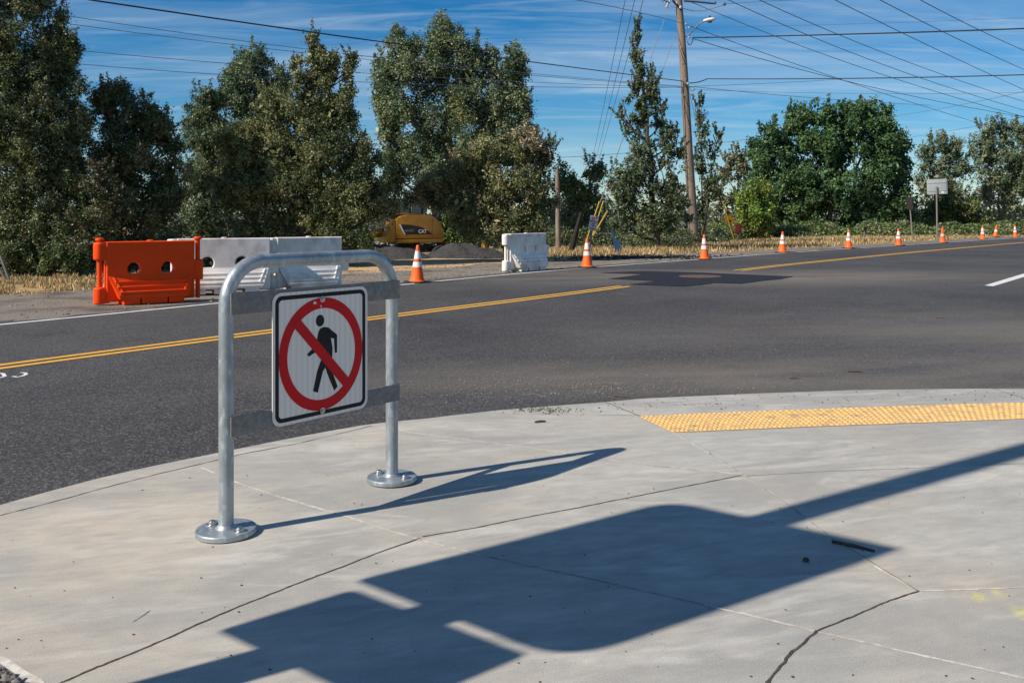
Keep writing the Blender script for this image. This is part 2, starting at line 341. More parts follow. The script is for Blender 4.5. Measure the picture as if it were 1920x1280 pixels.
def leaf_mat(name):
    m = bpy.data.materials.new(name); m.use_nodes = True; t = m.node_tree; b = t.nodes['Principled BSDF']
    a = N(t, 'ShaderNodeAttribute'); a.attribute_name = 'leaf_colour'
    t.links.new(a.outputs['Color'], b.inputs['Base Color'])
    b.inputs['Roughness'].default_value = .48; b.inputs['Specular IOR Level'].default_value = .4
    tr = N(t, 'ShaderNodeBsdfTranslucent'); t.links.new(a.outputs['Color'], tr.inputs[0])
    ms = N(t, 'ShaderNodeMixShader'); ms.inputs[0].default_value = .22
    t.links.new(b.outputs[0], ms.inputs[1]); t.links.new(tr.outputs[0], ms.inputs[2])
    t.links.new(ms.outputs[0], t.nodes['Material Output'].inputs[0])
    return m
M['leaf'] = leaf_mat('foliage')

# ------------------------------------------------------------------ road geometry
UA = Vector((.56, .83)).normalized(); UQ = Vector((-.83, .56)).normalized()   # along / across (away) the road
def aq(p): return p.x * UA.x + p.y * UA.y, p.x * UQ.x + p.y * UQ.y
def xy(a, q): return Vector((UA.x * a + UQ.x * q, UA.y * a + UQ.y * q))
def fitcurve(px):
    pts = sorted(aq(P(x, y)) for x, y in px)
    return [p[0] for p in pts], [p[1] for p in pts]
we = fitcurve([(0, 609), (200, 589), (405, 570), (760, 533), (1030, 507), (1250, 491), (1500, 472), (1700, 459.5), (1910, 446)])
ye = fitcurve([(0, 687), (250, 655), (500, 621), (750, 590), (1180, 537), (1380, 506), (1560, 488), (1700, 474), (1915, 455)])
def curve_fn(c):
    A = np.array(c[0]); Q = np.array(c[1])
    A = np.concatenate([[A[0] - 60], A, [A[-1] + 60, A[-1] + 200]])
    s0 = 0.0; s1 = (Q[-1] - Q[-3]) / (A[-2 - 1] - A[-4 - 1] if False else 1) if False else -0.20
    Q = np.concatenate([[Q[0]], Q, [Q[-1] - 60 * .20, Q[-1] - 200 * .22]])
    g = np.arange(-60, 260, 1.0); q = np.interp(g, A, Q)
    k = np.ones(9) / 9; qs = np.convolve(np.pad(q, 4, mode='edge'), k, mode='valid')
    return lambda a: float(np.interp(a, g, qs))
EDGE = curve_fn(we); CEN = curve_fn(ye)
def arange(a0, a1, st): return [a0 + (a1 - a0) * i / max(1, int((a1 - a0) / st)) for i in range(int((a1 - a0) / st) + 1)]

def strip(name, a0, a1, f0, f1, z, m, st=1.0, jit=0, kind='structure', zf=None):
    mb = MB(); vs = []; A = arange(a0, a1, st)
    for a in A:
        j0 = random.uniform(-jit, jit); j1 = random.uniform(-jit, jit)
        for q in (f0(a) + j0, f1(a) + j1):
            p = xy(a, q); vs.append((p.x, p.y, z if zf is None else zf(p.x, p.y) + z))
    fs = [(2 * i, 2 * i + 2, 2 * i + 3, 2 * i + 1) for i in range(len(A) - 1)]
    mb.add(vs, fs); o = mb.build(name, m); o['kind'] = kind
    me = o.data; 
    if me.polygons[0].normal.z < 0: me.flip_normals()
    return o

def terr(x, y):
    a, q = x * UA.x + y * UA.y, x * UQ.x + y * UQ.y
    e = q - EDGE(a)
    if e < 0: return -0.05
    z = -0.05 + 0.02 * sin(x * .8) * sin(y * .6)
    z -= 1.1 * sstep(12, 17, e); z -= 3 * sstep(20, 60, e); z -= 26 * sstep(50, 300, e)
    return z

# the one ground sheet: terrain beyond the road, reaching the horizon
mb = MB()
As = sorted(set([-60, -40, -25] + list(range(-15, 130, 2)) + [150, 200, 260, 400, 700, 1500, 4000, 9000] + [-120, -400, -1500, -5000]))
Es = [-40, -20, -8, -2, 0, 1, 2, 3, 4.5, 6, 8, 10, 12, 13, 14, 15, 16, 17, 20, 25, 32, 40, 55, 80, 120, 180, 300, 600, 1500, 4000, 9000]
vs = []
for a in As:
    ac = max(-60, min(255, a))
    for e in Es:
        q = EDGE(ac) + e; x = UA.x * a + UQ.x * q; y = UA.y * a + UQ.y * q
        if e < 0: z = -0.05 if abs(a) < 400 else -30
        else:
            xc, yc = UA.x * ac + UQ.x * q, UA.y * ac + UQ.y * q; z = terr(xc, yc)
            if a > 260 or a < -60: z = min(z, -30 * sstep(100, 700, abs(a)))
        vs.append((x, y, z))
n = len(Es); fs = []
for i in range(len(As) - 1):
    for j in range(n - 1): fs.append((i * n + j, (i + 1) * n + j, (i + 1) * n + j + 1, i * n + j + 1))
mb.add(vs, fs); g = mb.build('ground', M['ground'], smooth=True); g['kind'] = 'structure'
if g.data.polygons[0].normal.z < 0: g.data.flip_normals()

# road, shoulder, dirt track
strip('road', -50, 140, lambda a: EDGE(a) - 60, lambda a: EDGE(a) + .45, 0.0, M['asphalt'], 1.5, jit=0.04)
strip('gravel_shoulder', -50, 120, lambda a: EDGE(a) + .30, lambda a: EDGE(a) + (4.6 if a < 22 else max(2.2, 4.6 - (a - 22) * .12)), 0.018, M['gravel'], .4, jit=0.22, zf=lambda x, y: terr(x, y) + .02)
strip('dirt_track', 13.5, 27, lambda a: EDGE(a) + 3.4, lambda a: EDGE(a) + 7.6, 0.03, M['dirt'], .5, jit=0.25, zf=lambda x, y: terr(x, y) + .02)
# painted lines
strip('edge_line', -30, 120, lambda a: EDGE(a) - .05, lambda a: EDGE(a) + .06, 0.005, M['white_paint'], 1)
patch_a = (aq(P(1180, 537))[0], aq(P(1375, 507))[0])
for nm, o1, o2 in (('centre_line', .05, .16), ('centre_line', -.16, -.05)):
    strip(nm, -30, patch_a[0], lambda a: CEN(a) + o1, lambda a: CEN(a) + o2, 0.005, M['yellow_paint'], 1, jit=.004)
    strip(nm, patch_a[1], 120, lambda a: CEN(a) + o1, lambda a: CEN(a) + o2, 0.005, M['yellow_paint'], 1, jit=.004)

def poly_sheet(name, pts, m, z=None, kind='structure', label=None, cat=None):
    bm = bmesh.new(); v = [bm.verts.new(p) for p in pts]; f = bm.faces.new(v)
    bmesh.ops.recalc_face_normals(bm, faces=[f])
    if f.normal.z < 0: f.normal_flip()
    bmesh.ops.triangulate(bm, faces=[f])
    me = bpy.data.meshes.new(name); bm.to_mesh(me); bm.free(); me.materials.append(m)
    o = bpy.data.objects.new(name, me); COL.objects.link(o)
    if kind: o['kind'] = kind
    return tag(o, label, cat)
Z7 = lambda x, y: P(1000 + x / 3.2, 480 + y / 3.2, .009)
poly_sheet('asphalt_patch', [Z7(*p) for p in ((395, 99), (660, 90), (1000, 98), (1560, 122), (1480, 138), (1370, 148), (1250, 165), (1090, 160), (1000, 172), (900, 182), (700, 174), (575, 169), (745, 149), (450, 135), (665, 108))], M['patch'])
c = P(1313, 518, 0.014)
mb = MB(); mb.lathe([(.52, 0), (.52, .006), (.46, .008), (.0, .008)], 28, c=(c.x, c.y, .012))
tag(mb.build('manhole_cover', M['cover']), 'reddish round utility cover in the middle of the black asphalt patch', 'manhole cover')
poly_sheet('lane_line', [P(x, y, .006) for x, y in ((1846, 535), (1862, 536.5), (1990, 498), (1975, 496))], M['white_paint'])
# chalky survey marks on the near lane
def mark(px, w, name='survey_mark', m=None, z=.002):
    pts = [P(x, y, z) for x, y in px]; mb = MB(); vs = []
    for i, p in enumerate(pts):
        t = (pts[min(i + 1, len(pts) - 1)] - pts[max(0, i - 1)]); t.z = 0; t.normalize(); nrm = Vector((-t.y, t.x, 0)) * w / 2
        vs += [p + nrm, p - nrm]
    mb.add(vs, [(2 * i, 2 * i + 1, 2 * i + 3, 2 * i + 2) for i in range(len(pts) - 1)])
    o = mb.build(name, m or M['faint_paint']); o['kind'] = 'structure'
    if o.data.polygons[0].normal.z < 0: o.data.flip_normals()
    return o
mark([(24, 705), (32, 706.5), (42, 704.5), (49, 701.5), (47, 698.5), (38, 698)], .035, m=M['white_paint'])
mark([(-4, 699), (6, 700), (9, 705), (2, 707.5), (-6, 706)], .035, m=M['white_paint'])
for a, b in (((900, 577), (935, 578)), ((1160, 549), (1176, 551)), ((1225, 556), (1245, 557))):
    mark([a, ((a[0] + b[0]) / 2, (a[1] + b[1]) / 2 + .7), b], .06)

# ------------------------------------------------------------------ sidewalk corner (raised left, ramped flush right)
def zk(X): return 0.10 - 0.086 * sstep(-1.2, 1.1, X)
KP = []
for x, y in ((0, 945), (100, 917), (200, 891), (300, 869), (400, 849), (560, 817), (690, 794), (800, 783), (940, 767), (1070, 757), (1200, 746), (1400, 737), (1600, 730), (1760, 728), (1920, 727), (2100, 727)):
    z = .1
    for _ in range(12):
        p = P(x, y, z); z = zk(p.x)
    KP.append((p.x, p.y))
KP = [(-9, KP[0][1] - (9 + KP[0][0]) * 1.62)] + KP + [(14, KP[-1][1] + .3)]
KX = [k[0] for k in KP]; KY = [k[1] for k in KP]
def Yk(X): return float(np.interp(X, KX, KY))
def Sz(X, Y):
    return 0.10 - (0.10 - zk(X)) * (1 - sstep(0.0, 2.3, Yk(X) - Y))
def SW(px, py, dz=0.0):
    z = .1
    for _ in range(14):
        p = P(px, py, z); z = .5 * z + .5 * Sz(p.x, p.y)
    p.z = Sz(p.x, p.y) + dz
    return p
mb = MB(); xs = [-9 + 23 * i / 230 for i in range(231)]; ds = [0, .02, .15, .3, .5, .7, .9, 1.1, 1.3, 1.5, 1.8, 2.1, 2.4, 2.8, 3.4, 4.5, 6, 9]
vs = []
for X in xs:
    for k, dd in enumerate(ds):
        Y = Yk(X) - dd; z = Sz(X, Y)
        if dd == 0: z -= .012
        vs.append((X, Y, z))
    vs.append((X, Yk(X) + .004, -0.02))
n = len(ds) + 1; fs = []
for i in range(len(xs) - 1):
    for j in range(len(ds) - 1): fs.append((i * n + j, i * n + j + 1, (i + 1) * n + j + 1, (i + 1) * n + j))
    fs.append((i * n + n - 1, i * n, (i + 1) * n, (i + 1) * n + n - 1))
mb.add(vs, fs); o = mb.build('sidewalk', M['concrete'], smooth=True); o['kind'] = 'structure'
if o.data.polygons[5].normal.z < 0: o.data.flip_normals()

def joint(px, w, m, dz=.0025, jit=.15, name='pavement_joint', sub=14):
    dz = .0012 if m is JL else .0018
    pts = []
    for (x0, y0), (x1, y1) in zip(px[:-1], px[1:]):
        n = max(2, int(math.hypot(x1 - x0, y1 - y0) / sub))
        for i in range(n): pts.append(SW(x0 + (x1 - x0) * i / n, y0 + (y1 - y0) * i / n, dz))
    pts.append(SW(*px[-1], dz)); mb = MB(); vs = []
    for i, p in enumerate(pts):
        t = (pts[min(i + 1, len(pts) - 1)] - pts[max(0, i - 1)]); t.z = 0; t.normalize()
        nn = Vector((-t.y, t.x, 0)); a = w / 2 * (1 + random.uniform(-jit, jit)); b = w / 2 * (1 + random.uniform(-jit, jit)); c = random.uniform(-1, 1) * w * jit * .4
        vs += [p + nn * (a + c), p - nn * (b - c)]
    mb.add(vs, [(2 * i, 2 * i + 1, 2 * i + 3, 2 * i + 2) for i in range(len(pts) - 1)])
    o = mb.build(name, m); o['kind'] = 'structure'
    if o.data.polygons[0].normal.z < 0: o.data.flip_normals()
    return o
JD, JL = M['joint_dark'], M['joint_light']
J2 = [(70, 1300), (118, 1278), (183, 1250), (244, 1226), (317, 1195), (366, 1172), (443, 1139), (516, 1110), (577, 1086), (640, 1063), (678, 1048), (722, 1031), (788, 1009)]
joint(J2, .0075, JD, .003, .45, sub=9)
joint([(791, 1006), (898, 988), (984, 970), (1087, 951), (1293, 910), (1390, 891)], .007, JD, .003, .5, sub=9)
joint([(378, 876), (440, 903), (520, 930), (640, 965), (785, 1011)], .014, JL, .002, .4)
joint([(785, 1011), (900, 1040), (1100, 1083), (1320, 1133), (1535, 1184), (1700, 1222), (1940, 1275)], .012, JL, .002, .4)
joint([(900, 1040), (1100, 1083), (1320, 1133)], .003, JD, .004, .5)
joint([(695, 797), (730, 804), (780, 812), (860, 822), (1000, 840), (1120, 860), (1240, 874), (1392, 889)], .013, JL, .002, .4)
joint([(1133, 753), (1165, 766), (1203, 781)], .008, JD, .003, .3)
joint([(1262, 811), (1330, 850), (1395, 890), (1480, 948), (1560, 1008), (1640, 1060), (1722, 1108)], .013, JL, .002, .3)
joint([(1330, 850), (1395, 890), (1480, 948), (1560, 1008), (1722, 1108)], .004, JD, .004, .4)
joint([(1722, 1108), (1669, 1125), (1621, 1146), (1576, 1165), (1532, 1182)], .007, JD, .003, .4, sub=8)
joint([(1532, 1182), (1501, 1210), (1480, 1227), (1459, 1255), (1439, 1279), (1425, 1298)], .0095, JD, .003, .5, sub=8)
joint([(1722, 1108), (1800, 1105), (1940, 1100)], .010, JL, .002, .3)
joint([(1400, 892), (1540, 884), (1700, 878), (1940, 868)], .003, JD, .003, .4)
joint([(0, 966), (110, 938), (200, 913), (290, 890), (370, 871), (450, 852), (560, 831), (640, 812), (697, 798)], .006, JD, .003, .8)
joint([(960, 776), (1070, 777), (1198, 779)], .004, JD, .003, .5)
joint([(1860, 728), (1900, 740), (1935, 752)], .006, JD, .003, .3)
joint([(-12, 1232), (40, 1262), (75, 1286)], .035, JL, .004, .25)
joint([(250, 1165), (262, 1158), (280, 1145)], .003, JD, .003, .3)

# gravel bed at the lower left corner of the pavement
pts = [SW(-60, 1225, .006), SW(-12, 1240, .006), SW(30, 1268, .006), SW(60, 1300, .006), SW(-60, 1330, .006)]
poly_sheet('gravel_bed', pts, M['gravel'])

# tactile strip: sheet with truncated domes
top = [(1197, 781), (1320, 775), (1450, 770), (1600, 764.5), (1760, 759.5), (1920, 755), (2080, 751)]
bot = [(1262, 811), (1380, 806), (1500, 801), (1640, 796), (1780, 791), (1920, 785.5), (2060, 781)]
def edgept(L, t):
    x = t * (len(L) - 1); i = min(len(L) - 2, int(x)); f = x - i
    return (L[i][0] * (1 - f) + L[i + 1][0] * f, L[i][1] * (1 - f) + L[i + 1][1] * f)
mb = MB(); n = 60; vs = []
for i in range(n + 1):
    for L in (top, bot): vs.append(SW(*edgept(L, i / n), .003))
mb.add(vs, [(2 * i, 2 * i + 1, 2 * i + 3, 2 * i + 2) for i in range(n)])
for i in range(82):
    for j in range(9):
        u = (i + .5) / 82; vv = (j + .5) / 9
        a = SW(*edgept(top, u)); b = SW(*edgept(bot, u)); c = a.lerp(b, vv)
        c.z = Sz(c.x, c.y) + .003; w_ = random.uniform(.35, 1.0) if random.random() < .3 else random.uniform(.8, 1.05)
        mb.lathe([(.017, 0), (.013, .006 * w_), (.010, .0075 * w_)], 8, c=c)
tac = mb.build('tactile_paving', M['tactile'])
tag(tac, 'yellow bumpy tactile paving strip set in the concrete ramp by the kerb', 'tactile paving')

# ------------------------------------------------------------------ sign hoop
P1 = Vector((-1.257, 3.987, .1)); P2 = Vector((-.633, 4.78, .1))
WD = (P2 - P1); HL = WD.length; WD.normalize(); ND = Vector((WD.y, -WD.x, 0))      # ND faces the camera side
ang = atan2(WD.y, WD.x)
rack = empty('sign_rack', P1, 'galvanized steel hoop holding the red no walking sign on the concrete corner', 'sign rack', rz=ang)
# local frame: x along the hoop, -y towards the camera, z up (0 = concrete)
mb = MB(); RB = .185; TZ = 1.191; pr = .0325
pts = [(0, 0, .02), (0, 0, .3), (0, 0, .7), (0, 0, TZ - RB)]
for i in range(1, 11):
    a = pi / 2 * i / 10; pts.append((RB - RB * cos(a), 0, TZ - RB + RB * sin(a)))
for i in range(0, 11):
    a = pi / 2 * i / 10; pts.append((HL - RB + RB * sin(a), 0, TZ - RB + RB * cos(a)))
pts += [(HL, 0, .7), (HL, 0, .3), (HL, 0, .02)]
mb.tube(pts, pr, 28); hoop = mb.build('hoop', M['galv'], rack, smooth=True)
for bx in (0, HL):
    mb = MB(); mb.lathe([(.125, 0), (.131, .003), (.131, .020), (.127, .024), (.0, .024)], 48, c=(bx, 0, .002))
    pl = mb.build('base_plate', M['galv'], rack, smooth=True)
    mb = MB(); mb.lathe([(.046, .026), (.041, .030), (.035, .040), (.033, .042)], 28, c=(bx, 0, 0)); mb.build('weld', M['galv'], pl, smooth=True)
    for an in (150, -30):
        q = Matrix.Rotation(-ang, 3, 'Z') @ Vector((cos(R(an)) * .086, sin(R(an)) * .086, 0))
        mb = MB(); mb.lathe([(.026, .026), (.026, .029), (.018, .030), (.0175, .036), (.014, .043), (.006, .046), (.0, .046)], 18, c=(bx + q.x, q.y, 0))
        mb.build('bolt', M['bolt'], pl, smooth=True)
def zl(z): return z - .1
for z0, z1 in ((1.062, 1.158), (.527, .615)):
    mb = MB(); mb.box(((HL + .012) / 2 + .002, -pr - .004, zl((z0 + z1) / 2)), (HL + .02, .007, z1 - z0))
    mb.build('cross_strap', M['galv_flat'], rack, bevel=.0015)
# sign: its own panel with layers
SX0, SZ0, SS, SWd = .212, .430, .612, .580
sy = -pr - .010
def rrect(x0, z0, x1, z1, r, n=8):
    out = []
    for cx, cz, a0 in ((x1 - r, z1 - r, 0), (x0 + r, z1 - r, 90), (x0 + r, z0 + r, 180), (x1 - r, z0 + r, 270)):
        for i in range(n + 1):
            a = R(a0 + 90 * i / n); out.append((cx + r * cos(a), cz + r * sin(a)))
    return out
def plate(name, poly, y, th, m, parent, holes=()):
    cu = bpy.data.curves.new(name, 'CURVE'); cu.dimensions = '2D'; cu.fill_mode = 'BOTH'; cu.extrude = th / 2
    for pl_ in [poly] + list(holes):
        s = cu.splines.new('POLY'); s.points.add(len(pl_) - 1)
        for i, (x, z) in enumerate(pl_): s.points[i].co = (x, z, 0, 1)
        s.use_cyclic_u = True
    o = bpy.data.objects.new('tmp', cu); COL.objects.link(o)
    dg = bpy.context.evaluated_depsgraph_get(); me = bpy.data.meshes.new_from_object(o.evaluated_get(dg))
    bpy.data.objects.remove(o); bpy.data.curves.remove(cu)
    me.name = name; me.transform(Matrix.Rotation(R(90), 4, 'X')); me.transform(Matrix.Translation((0, y - th / 2, 0)))
    me.materials.clear(); me.materials.append(m)
    o = bpy.data.objects.new(name, me); COL.objects.link(o)
    if parent: o.parent = parent
    return o
S0 = (SX0, SZ0)
def sp(u, v): return (SX0 + u * SWd, SZ0 + v * SS)
def srr(i, r): return rrect(SX0 + i * SS, SZ0 + i * SS, SX0 + SWd - i * SS, SZ0 + SS - i * SS, r)
panel = plate('sign_panel', srr(0, .045), sy, .004, M['sheeting'], rack)
yf = sy - .004
plate('border', srr(.024, .036), yf, .0008, M['sign_black'], panel, [srr(.056, .020)])
def sgn(x, y):   # zoomed photo pixel of the sign face -> sign u,v
    al = (x - 520) / 635; u = al * 4.17 / (4.61 - al * .44)
    yt = 320 - 30 * al; yb = 1200 - 115 * al
    return sp(u, (yb - y) / (yb - yt))
fig = [(835, 562), (848, 553), (862, 549), (892, 553), (951, 602), (951, 720), (936, 720), (931, 628), (910, 622), (921, 690), (919, 740), (912, 780), (903, 803), (955, 942), (932, 968), (885, 855), (873, 815), (856, 840), (822, 978), (790, 968), (818, 835), (845, 762), (838, 712), (800, 716), (762, 740), (750, 725), (778, 697), (812, 668), (818, 620), (825, 585)]
pedestrian = plate('pedestrian_symbol', [sgn(*p) for p in fig], yf, .0008, M['sign_black'], panel)
hc = sgn(837, 507)
mb_head = plate('pedestrian_head', [(hc[0] + .0255 * cos(2 * pi * i / 24), hc[1] + .0285 * sin(2 * pi * i / 24)) for i in range(24)], yf, .0008, M['sign_black'], panel)
cx, cz = sp(.4985, .497)
ring = lambda r: [(cx + r * SWd * cos(2 * pi * i / 72), cz + r * SS * sin(2 * pi * i / 72)) for i in range(72)]
plate('prohibition_ring', ring(.441), yf - .0009, .0008, M['sign_red'], panel, [ring(.358)])
AR = SWd / SS; hw = .042 * SS; L_ = .385 * SS; q = sqrt(.5)
plate('prohibition_slash', [(cx + AR * (-L_ * q + s * hw * q), cz + (L_ * q + s * hw * q)) for s in (1, -1)] + [(cx + AR * (L_ * q - hw * q), cz + (-L_ * q - hw * q)), (cx + AR * (L_ * q + hw * q), cz + (-L_ * q + hw * q))], yf - .0018, .0008, M['sign_red'], panel)
for v in (.925, .052):
    x, z = sp(.497, v); mb = MB()
    Mx = Matrix.Translation((x, yf - .002, z)) @ Matrix.Rotation(R(90), 4, 'X')
    mb.lathe([(.015, 0), (.015, .002), (.010, .003), (.0095, .007), (.006, .0095), (.0, .010)], 18, M=Mx)
    mb.build('bolt', M['bolt'], panel, smooth=True)
# small scuffs on the ring top
for x0, y0, w, h in ((803, 388, 7, 9), (795, 393, 5, 6), (842, 414, 3, 10), (811, 391, 3, 5)):
    pp = [sgn(x0 + w * cos(a) * (1 + .4 * sin(2 * a)), y0 + h * sin(a)) for a in [2 * pi * i / 9 for i in range(9)]]
    plate('scuff', pp, yf - .0018, .0006, M['cone_white'], panel)

# ------------------------------------------------------------------ traffic cones
def make_cone(kind='double'):
    H = .83; root = empty('traffic_cone', (0, 0, 0), 'x', 'cone', 'traffic cones along the far road edge')
    mb = MB(); mb.box((0, 0, .016), (.43, .43, .030), R(20)); mb.build('base', M['rubber'], root, bevel=.008)
    rr = lambda z: .158 + (.030 - .158) * (z - .03) / (H - .03)
    prof = [(.185, .031), (.175, .045), (.160, .055)] + [(rr(z), z) for z in (.08, .3, .5, .7, H - .02)] + [(.026, H - .004), (.018, H)]
    mb = MB(); mb.lathe(prof, 28); body = mb.build('cone_body', M['cone_orange'], root, smooth=True)
    bands = ((.63, .84), (.414, .55)) if kind == 'double' else ((.414, .56),)
    for b0, b1 in bands:
        z0, z1 = .0 + b0 * H, b1 * H; mb = MB(); nn = 28
        vs = []
        for z in (z0, z1):
            for k in range(nn): vs.append(((rr(z) + .0025) * cos(2 * pi * k / nn), (rr(z) + .0025) * sin(2 * pi * k / nn), z))
        mb.add(vs, [(k, (k + 1) % nn, nn + (k + 1) % nn, nn + k) for k in range(nn)])
        mb.build('reflective_band', M['cone_white'], root, smooth=True)
    return root
cone2 = make_cone(); cone1 = make_cone('single')
CONES = [  # px, base y, kind, tilt(x,y), label
    (782, 530, 2, 0, 'largest and leftmost traffic cone, standing in front of the excavator'),
    (1101, 502, 2, 0, 'traffic cone in front of the leaning no parking sign'),
    (1321, 486.5, 2, 0, 'traffic cone just right of the foot of the wooden utility pole'),
    (1467, 474, 2, 0, 'traffic cone in front of the small light green maple and right of it'),
    (1591, 466, 2, 0, 'traffic cone beside the short post with a small round plate'),
    (1685, 461, 2, 0, 'traffic cone just left of the grey leaning sign post'),
    (1767.5, 455.5, 1, 0, 'traffic cone with one white band, under the back of the large grey sign'),
    (1842.5, 449.5, 2, 0, 'traffic cone with two white bands, left neighbour of the tilted cone'),
    (1866, 444.5, 1, 9, 'tilted traffic cone leaning right, with a single white band'),
    (1903.5, 445.5, 2, 0, 'rightmost traffic cone, by the right edge of the photo')]
used = {1: False, 2: False}
for px, py, k, tilt, lab in CONES:
    src = cone2 if k == 2 else cone1
    if not used[k]: o = src; used[k] = True
    else: o = copy_tree(src)
    o.location = P(px, py - .5, 0.004 if k == 2 else .004); o['label'] = lab
    o.location.z = .006 if py < 528 else .006
    o.rotation_euler = (R(random.uniform(-1.2, 1.2)), R(tilt + random.uniform(-1.5, 1.5)), random.uniform(-.5, .5))
    if tilt: o.location.z = .012

# ------------------------------------------------------------------ water barriers
def prism(mb, prof, x0, x1, sl0=0, sl1=0):
    """profile (y,z) extruded along x; ends slanted inwards by sl*(1 - z/zmax)"""
    zt = max(p[1] for p in prof); n = len(prof); vs = []
    for y, z in prof: vs.append((x0 + sl0 * (1 - z / zt), y, z))
    for y, z in prof: vs.append((x1 - sl1 * (1 - z / zt), y, z))
    fs = [tuple(range(n)), tuple(range(2 * n - 1, n - 1, -1))] + [(i, n + i, n + (i + 1) % n, (i + 1) % n) for i in range(n)]
    mb.add(vs, fs)
def curve_solid(name, outer, holes, th, bev, m, parent):
    cu = bpy.data.curves.new(name, 'CURVE'); cu.dimensions = '2D'; cu.fill_mode = 'BOTH'; cu.extrude = th / 2 - bev; cu.bevel_depth = bev; cu.bevel_resolution = 2; cu.offset = -bev
    for pl_ in [outer] + list(holes):
        s = cu.splines.new('POLY'); s.points.add(len(pl_) - 1)
        for i, (x, z) in enumerate(pl_): s.points[i].co = (x, z, 0, 1)
        s.use_cyclic_u = True
    o = bpy.data.objects.new('tmp', cu); COL.objects.link(o)
    dg = bpy.context.evaluated_depsgraph_get(); me = bpy.data.meshes.new_from_object(o.evaluated_get(dg))
    bpy.data.objects.remove(o); bpy.data.curves.remove(cu)
    me.transform(Matrix.Rotation(R(90), 4, 'X')); me.materials.clear(); me.materials.append(m)
    for p in me.polygons: p.use_smooth = False
    o = bpy.data.objects.new(name, me); COL.objects.link(o); o.parent = parent
    return o
def make_barrier(label, m, x0, y0, x1, y1, pin=True, holes=True, H=1.05, cat='barrier', slots=False):
    """local x runs left to right along the barrier, -y faces the camera"""
    a = Vector((x0, y0, 0)); b = Vector((x1, y1, 0)); L = (b - a).length; rz = atan2(y1 - y0, x1 - x0)
    root = empty('water_barrier', (x0, y0, .004), label, cat, 'plastic water barriers along the shoulder', rz)
    kx = .17                                   # knuckle zone at each end
    # centre wall with the knuckle gaps cut out of its outline, two round holes
    outer = [(kx, .05), (L - kx, .05), (L - kx, H), (kx, H)]
    hz = .555 * H; hr = .118
    hs = [[(xc + hr * cos(-2 * pi * i / 28), hz + hr * sin(-2 * pi * i / 28)) for i in range(28)] for xc in (.345 * L, .655 * L)] if holes else []
    if slots:
        hs = [[(xc - .022, .52), (xc + .022, .52), (xc + .022, .66), (xc - .022, .66)][::-1] for xc in (.42 * L, .66 * L)]
    curve_solid('upper_wall', outer, hs, .21, .02, m, root)
    # flared foot, slanted ends
    mb = MB()
    prof = [(-.30, .10), (-.30, .16), (-.112, .47), (-.104, .50), (.104, .50), (.112, .47), (.30, .16), (.30, .10)]
    prism(mb, prof, kx + .01, L - kx - .01, .20, .20)
    foot = mb.build('flared_foot', m, root, bevel=.018)
    mb = MB()
    for xc, w in ((kx + .36, .26), (L / 2, .42), (L - kx - .36, .26)):
        mb.box((xc, 0, .055), (w, .56, .10))
    mb.build('skid', m, root, bevel=.015)
    # raised ribs on both sloping faces
    mb = MB()
    for sgn_ in (-1, 1):
        for k in range(3):
            t0 = .14 + k * .27; zc = .16 + (.47 - .16) * t0; yc = .30 + (.112 - .30) * t0
            w = (L - 2 * kx - .16) - .30 * (1 - zc / .5)
            mb.box((L / 2, sgn_ * (yc + .004), zc), (w, .035, .038))
        for sx in (-1, 1):
            p0 = Vector((L / 2 + sx * ((L - 2 * kx) / 2 - .235), sgn_ * .285, .185)); p1 = Vector((L / 2 + sx * ((L - 2 * kx) / 2 - .10), sgn_ * .125, .455))
            mb.tube([p0, p1], .018, 6)
    mb.build('rib', m, foot, bevel=.008)
    # knuckles: upper and lower ones left, middle one right
    for xk, z0, z1 in ((.085, H - .30, H - .005), (.085, .02, .30)):
        mb = MB(); prof = [(.085, z0), (.098, z0 + .02), (.098, z1 - .03), (.085, z1 - .008), (.05, z1)]
        mb.lathe(prof, 24, c=(xk, 0, 0)); mb.box(((xk + kx + .03) / 2 + .02, 0, (z0 + z1) / 2 - .004), (kx + .03 - xk, .175, z1 - z0 - .03))
        mb.build('knuckle', m, root, bevel=.006)
    mb = MB(); z0, z1 = .34 * H, .68 * H
    mb.lathe([(.075, z0), (.092, z0 + .02), (.092, z1 - .02), (.075, z1)], 24, c=(L - .085, 0, 0)); mb.box((L - .16, 0, (z0 + z1) / 2), (.16, .17, z1 - z0 - .01))
    mb.build('knuckle', m, root, bevel=.006)
    if pin:
        for xk in (.085, L - .085):
            mb = MB(); mb.lathe([(.040, .04), (.040, H + .01), (.062, H + .015), (.072, H + .03), (.066, H + .055), (.045, H + .065), (.0, H + .067)], 20, c=(xk, 0, 0))
            mb.build('pin', m, root, smooth=True)
    else:
        mb = MB(); mb.lathe([(.036, .04), (.036, H - .03), (.0, H - .03)], 16, c=(.085, 0, 0)); mb.build('pin', m, root, smooth=True)
    mb = MB(); mb.lathe([(.055, 0), (.055, .018), (.040, .026), (.0, .027)], 16, c=(L * .5, 0, H - .004)); mb.build('fill_cap', m, root, smooth=True)
    mb = MB(); mb.lathe([(.022, 0), (.022, .012), (.0, .013)], 12, M=Matrix.Translation((L / 2 + .05, -.285, .125)) @ Matrix.Rotation(R(90), 4, 'X'))
    mb.build('drain_plug', M['rubber'], foot)
    return root
pL = P(172, 575); pR = P(370, 563)
make_barrier('orange plastic water barrier with two round holes beside the white edge line', M['orange_plastic'], pL.x - .03, pL.y + .15, pR.x + .05, pR.y + .12)
make_barrier('long white plastic barrier with round holes directly behind the orange barrier', M['white_plastic'], (331 - 960) * 17.1 / 1700 - .13, 17.0, (503 - 960) * 17.7 / 1700 + .17, 17.8, pin=False)
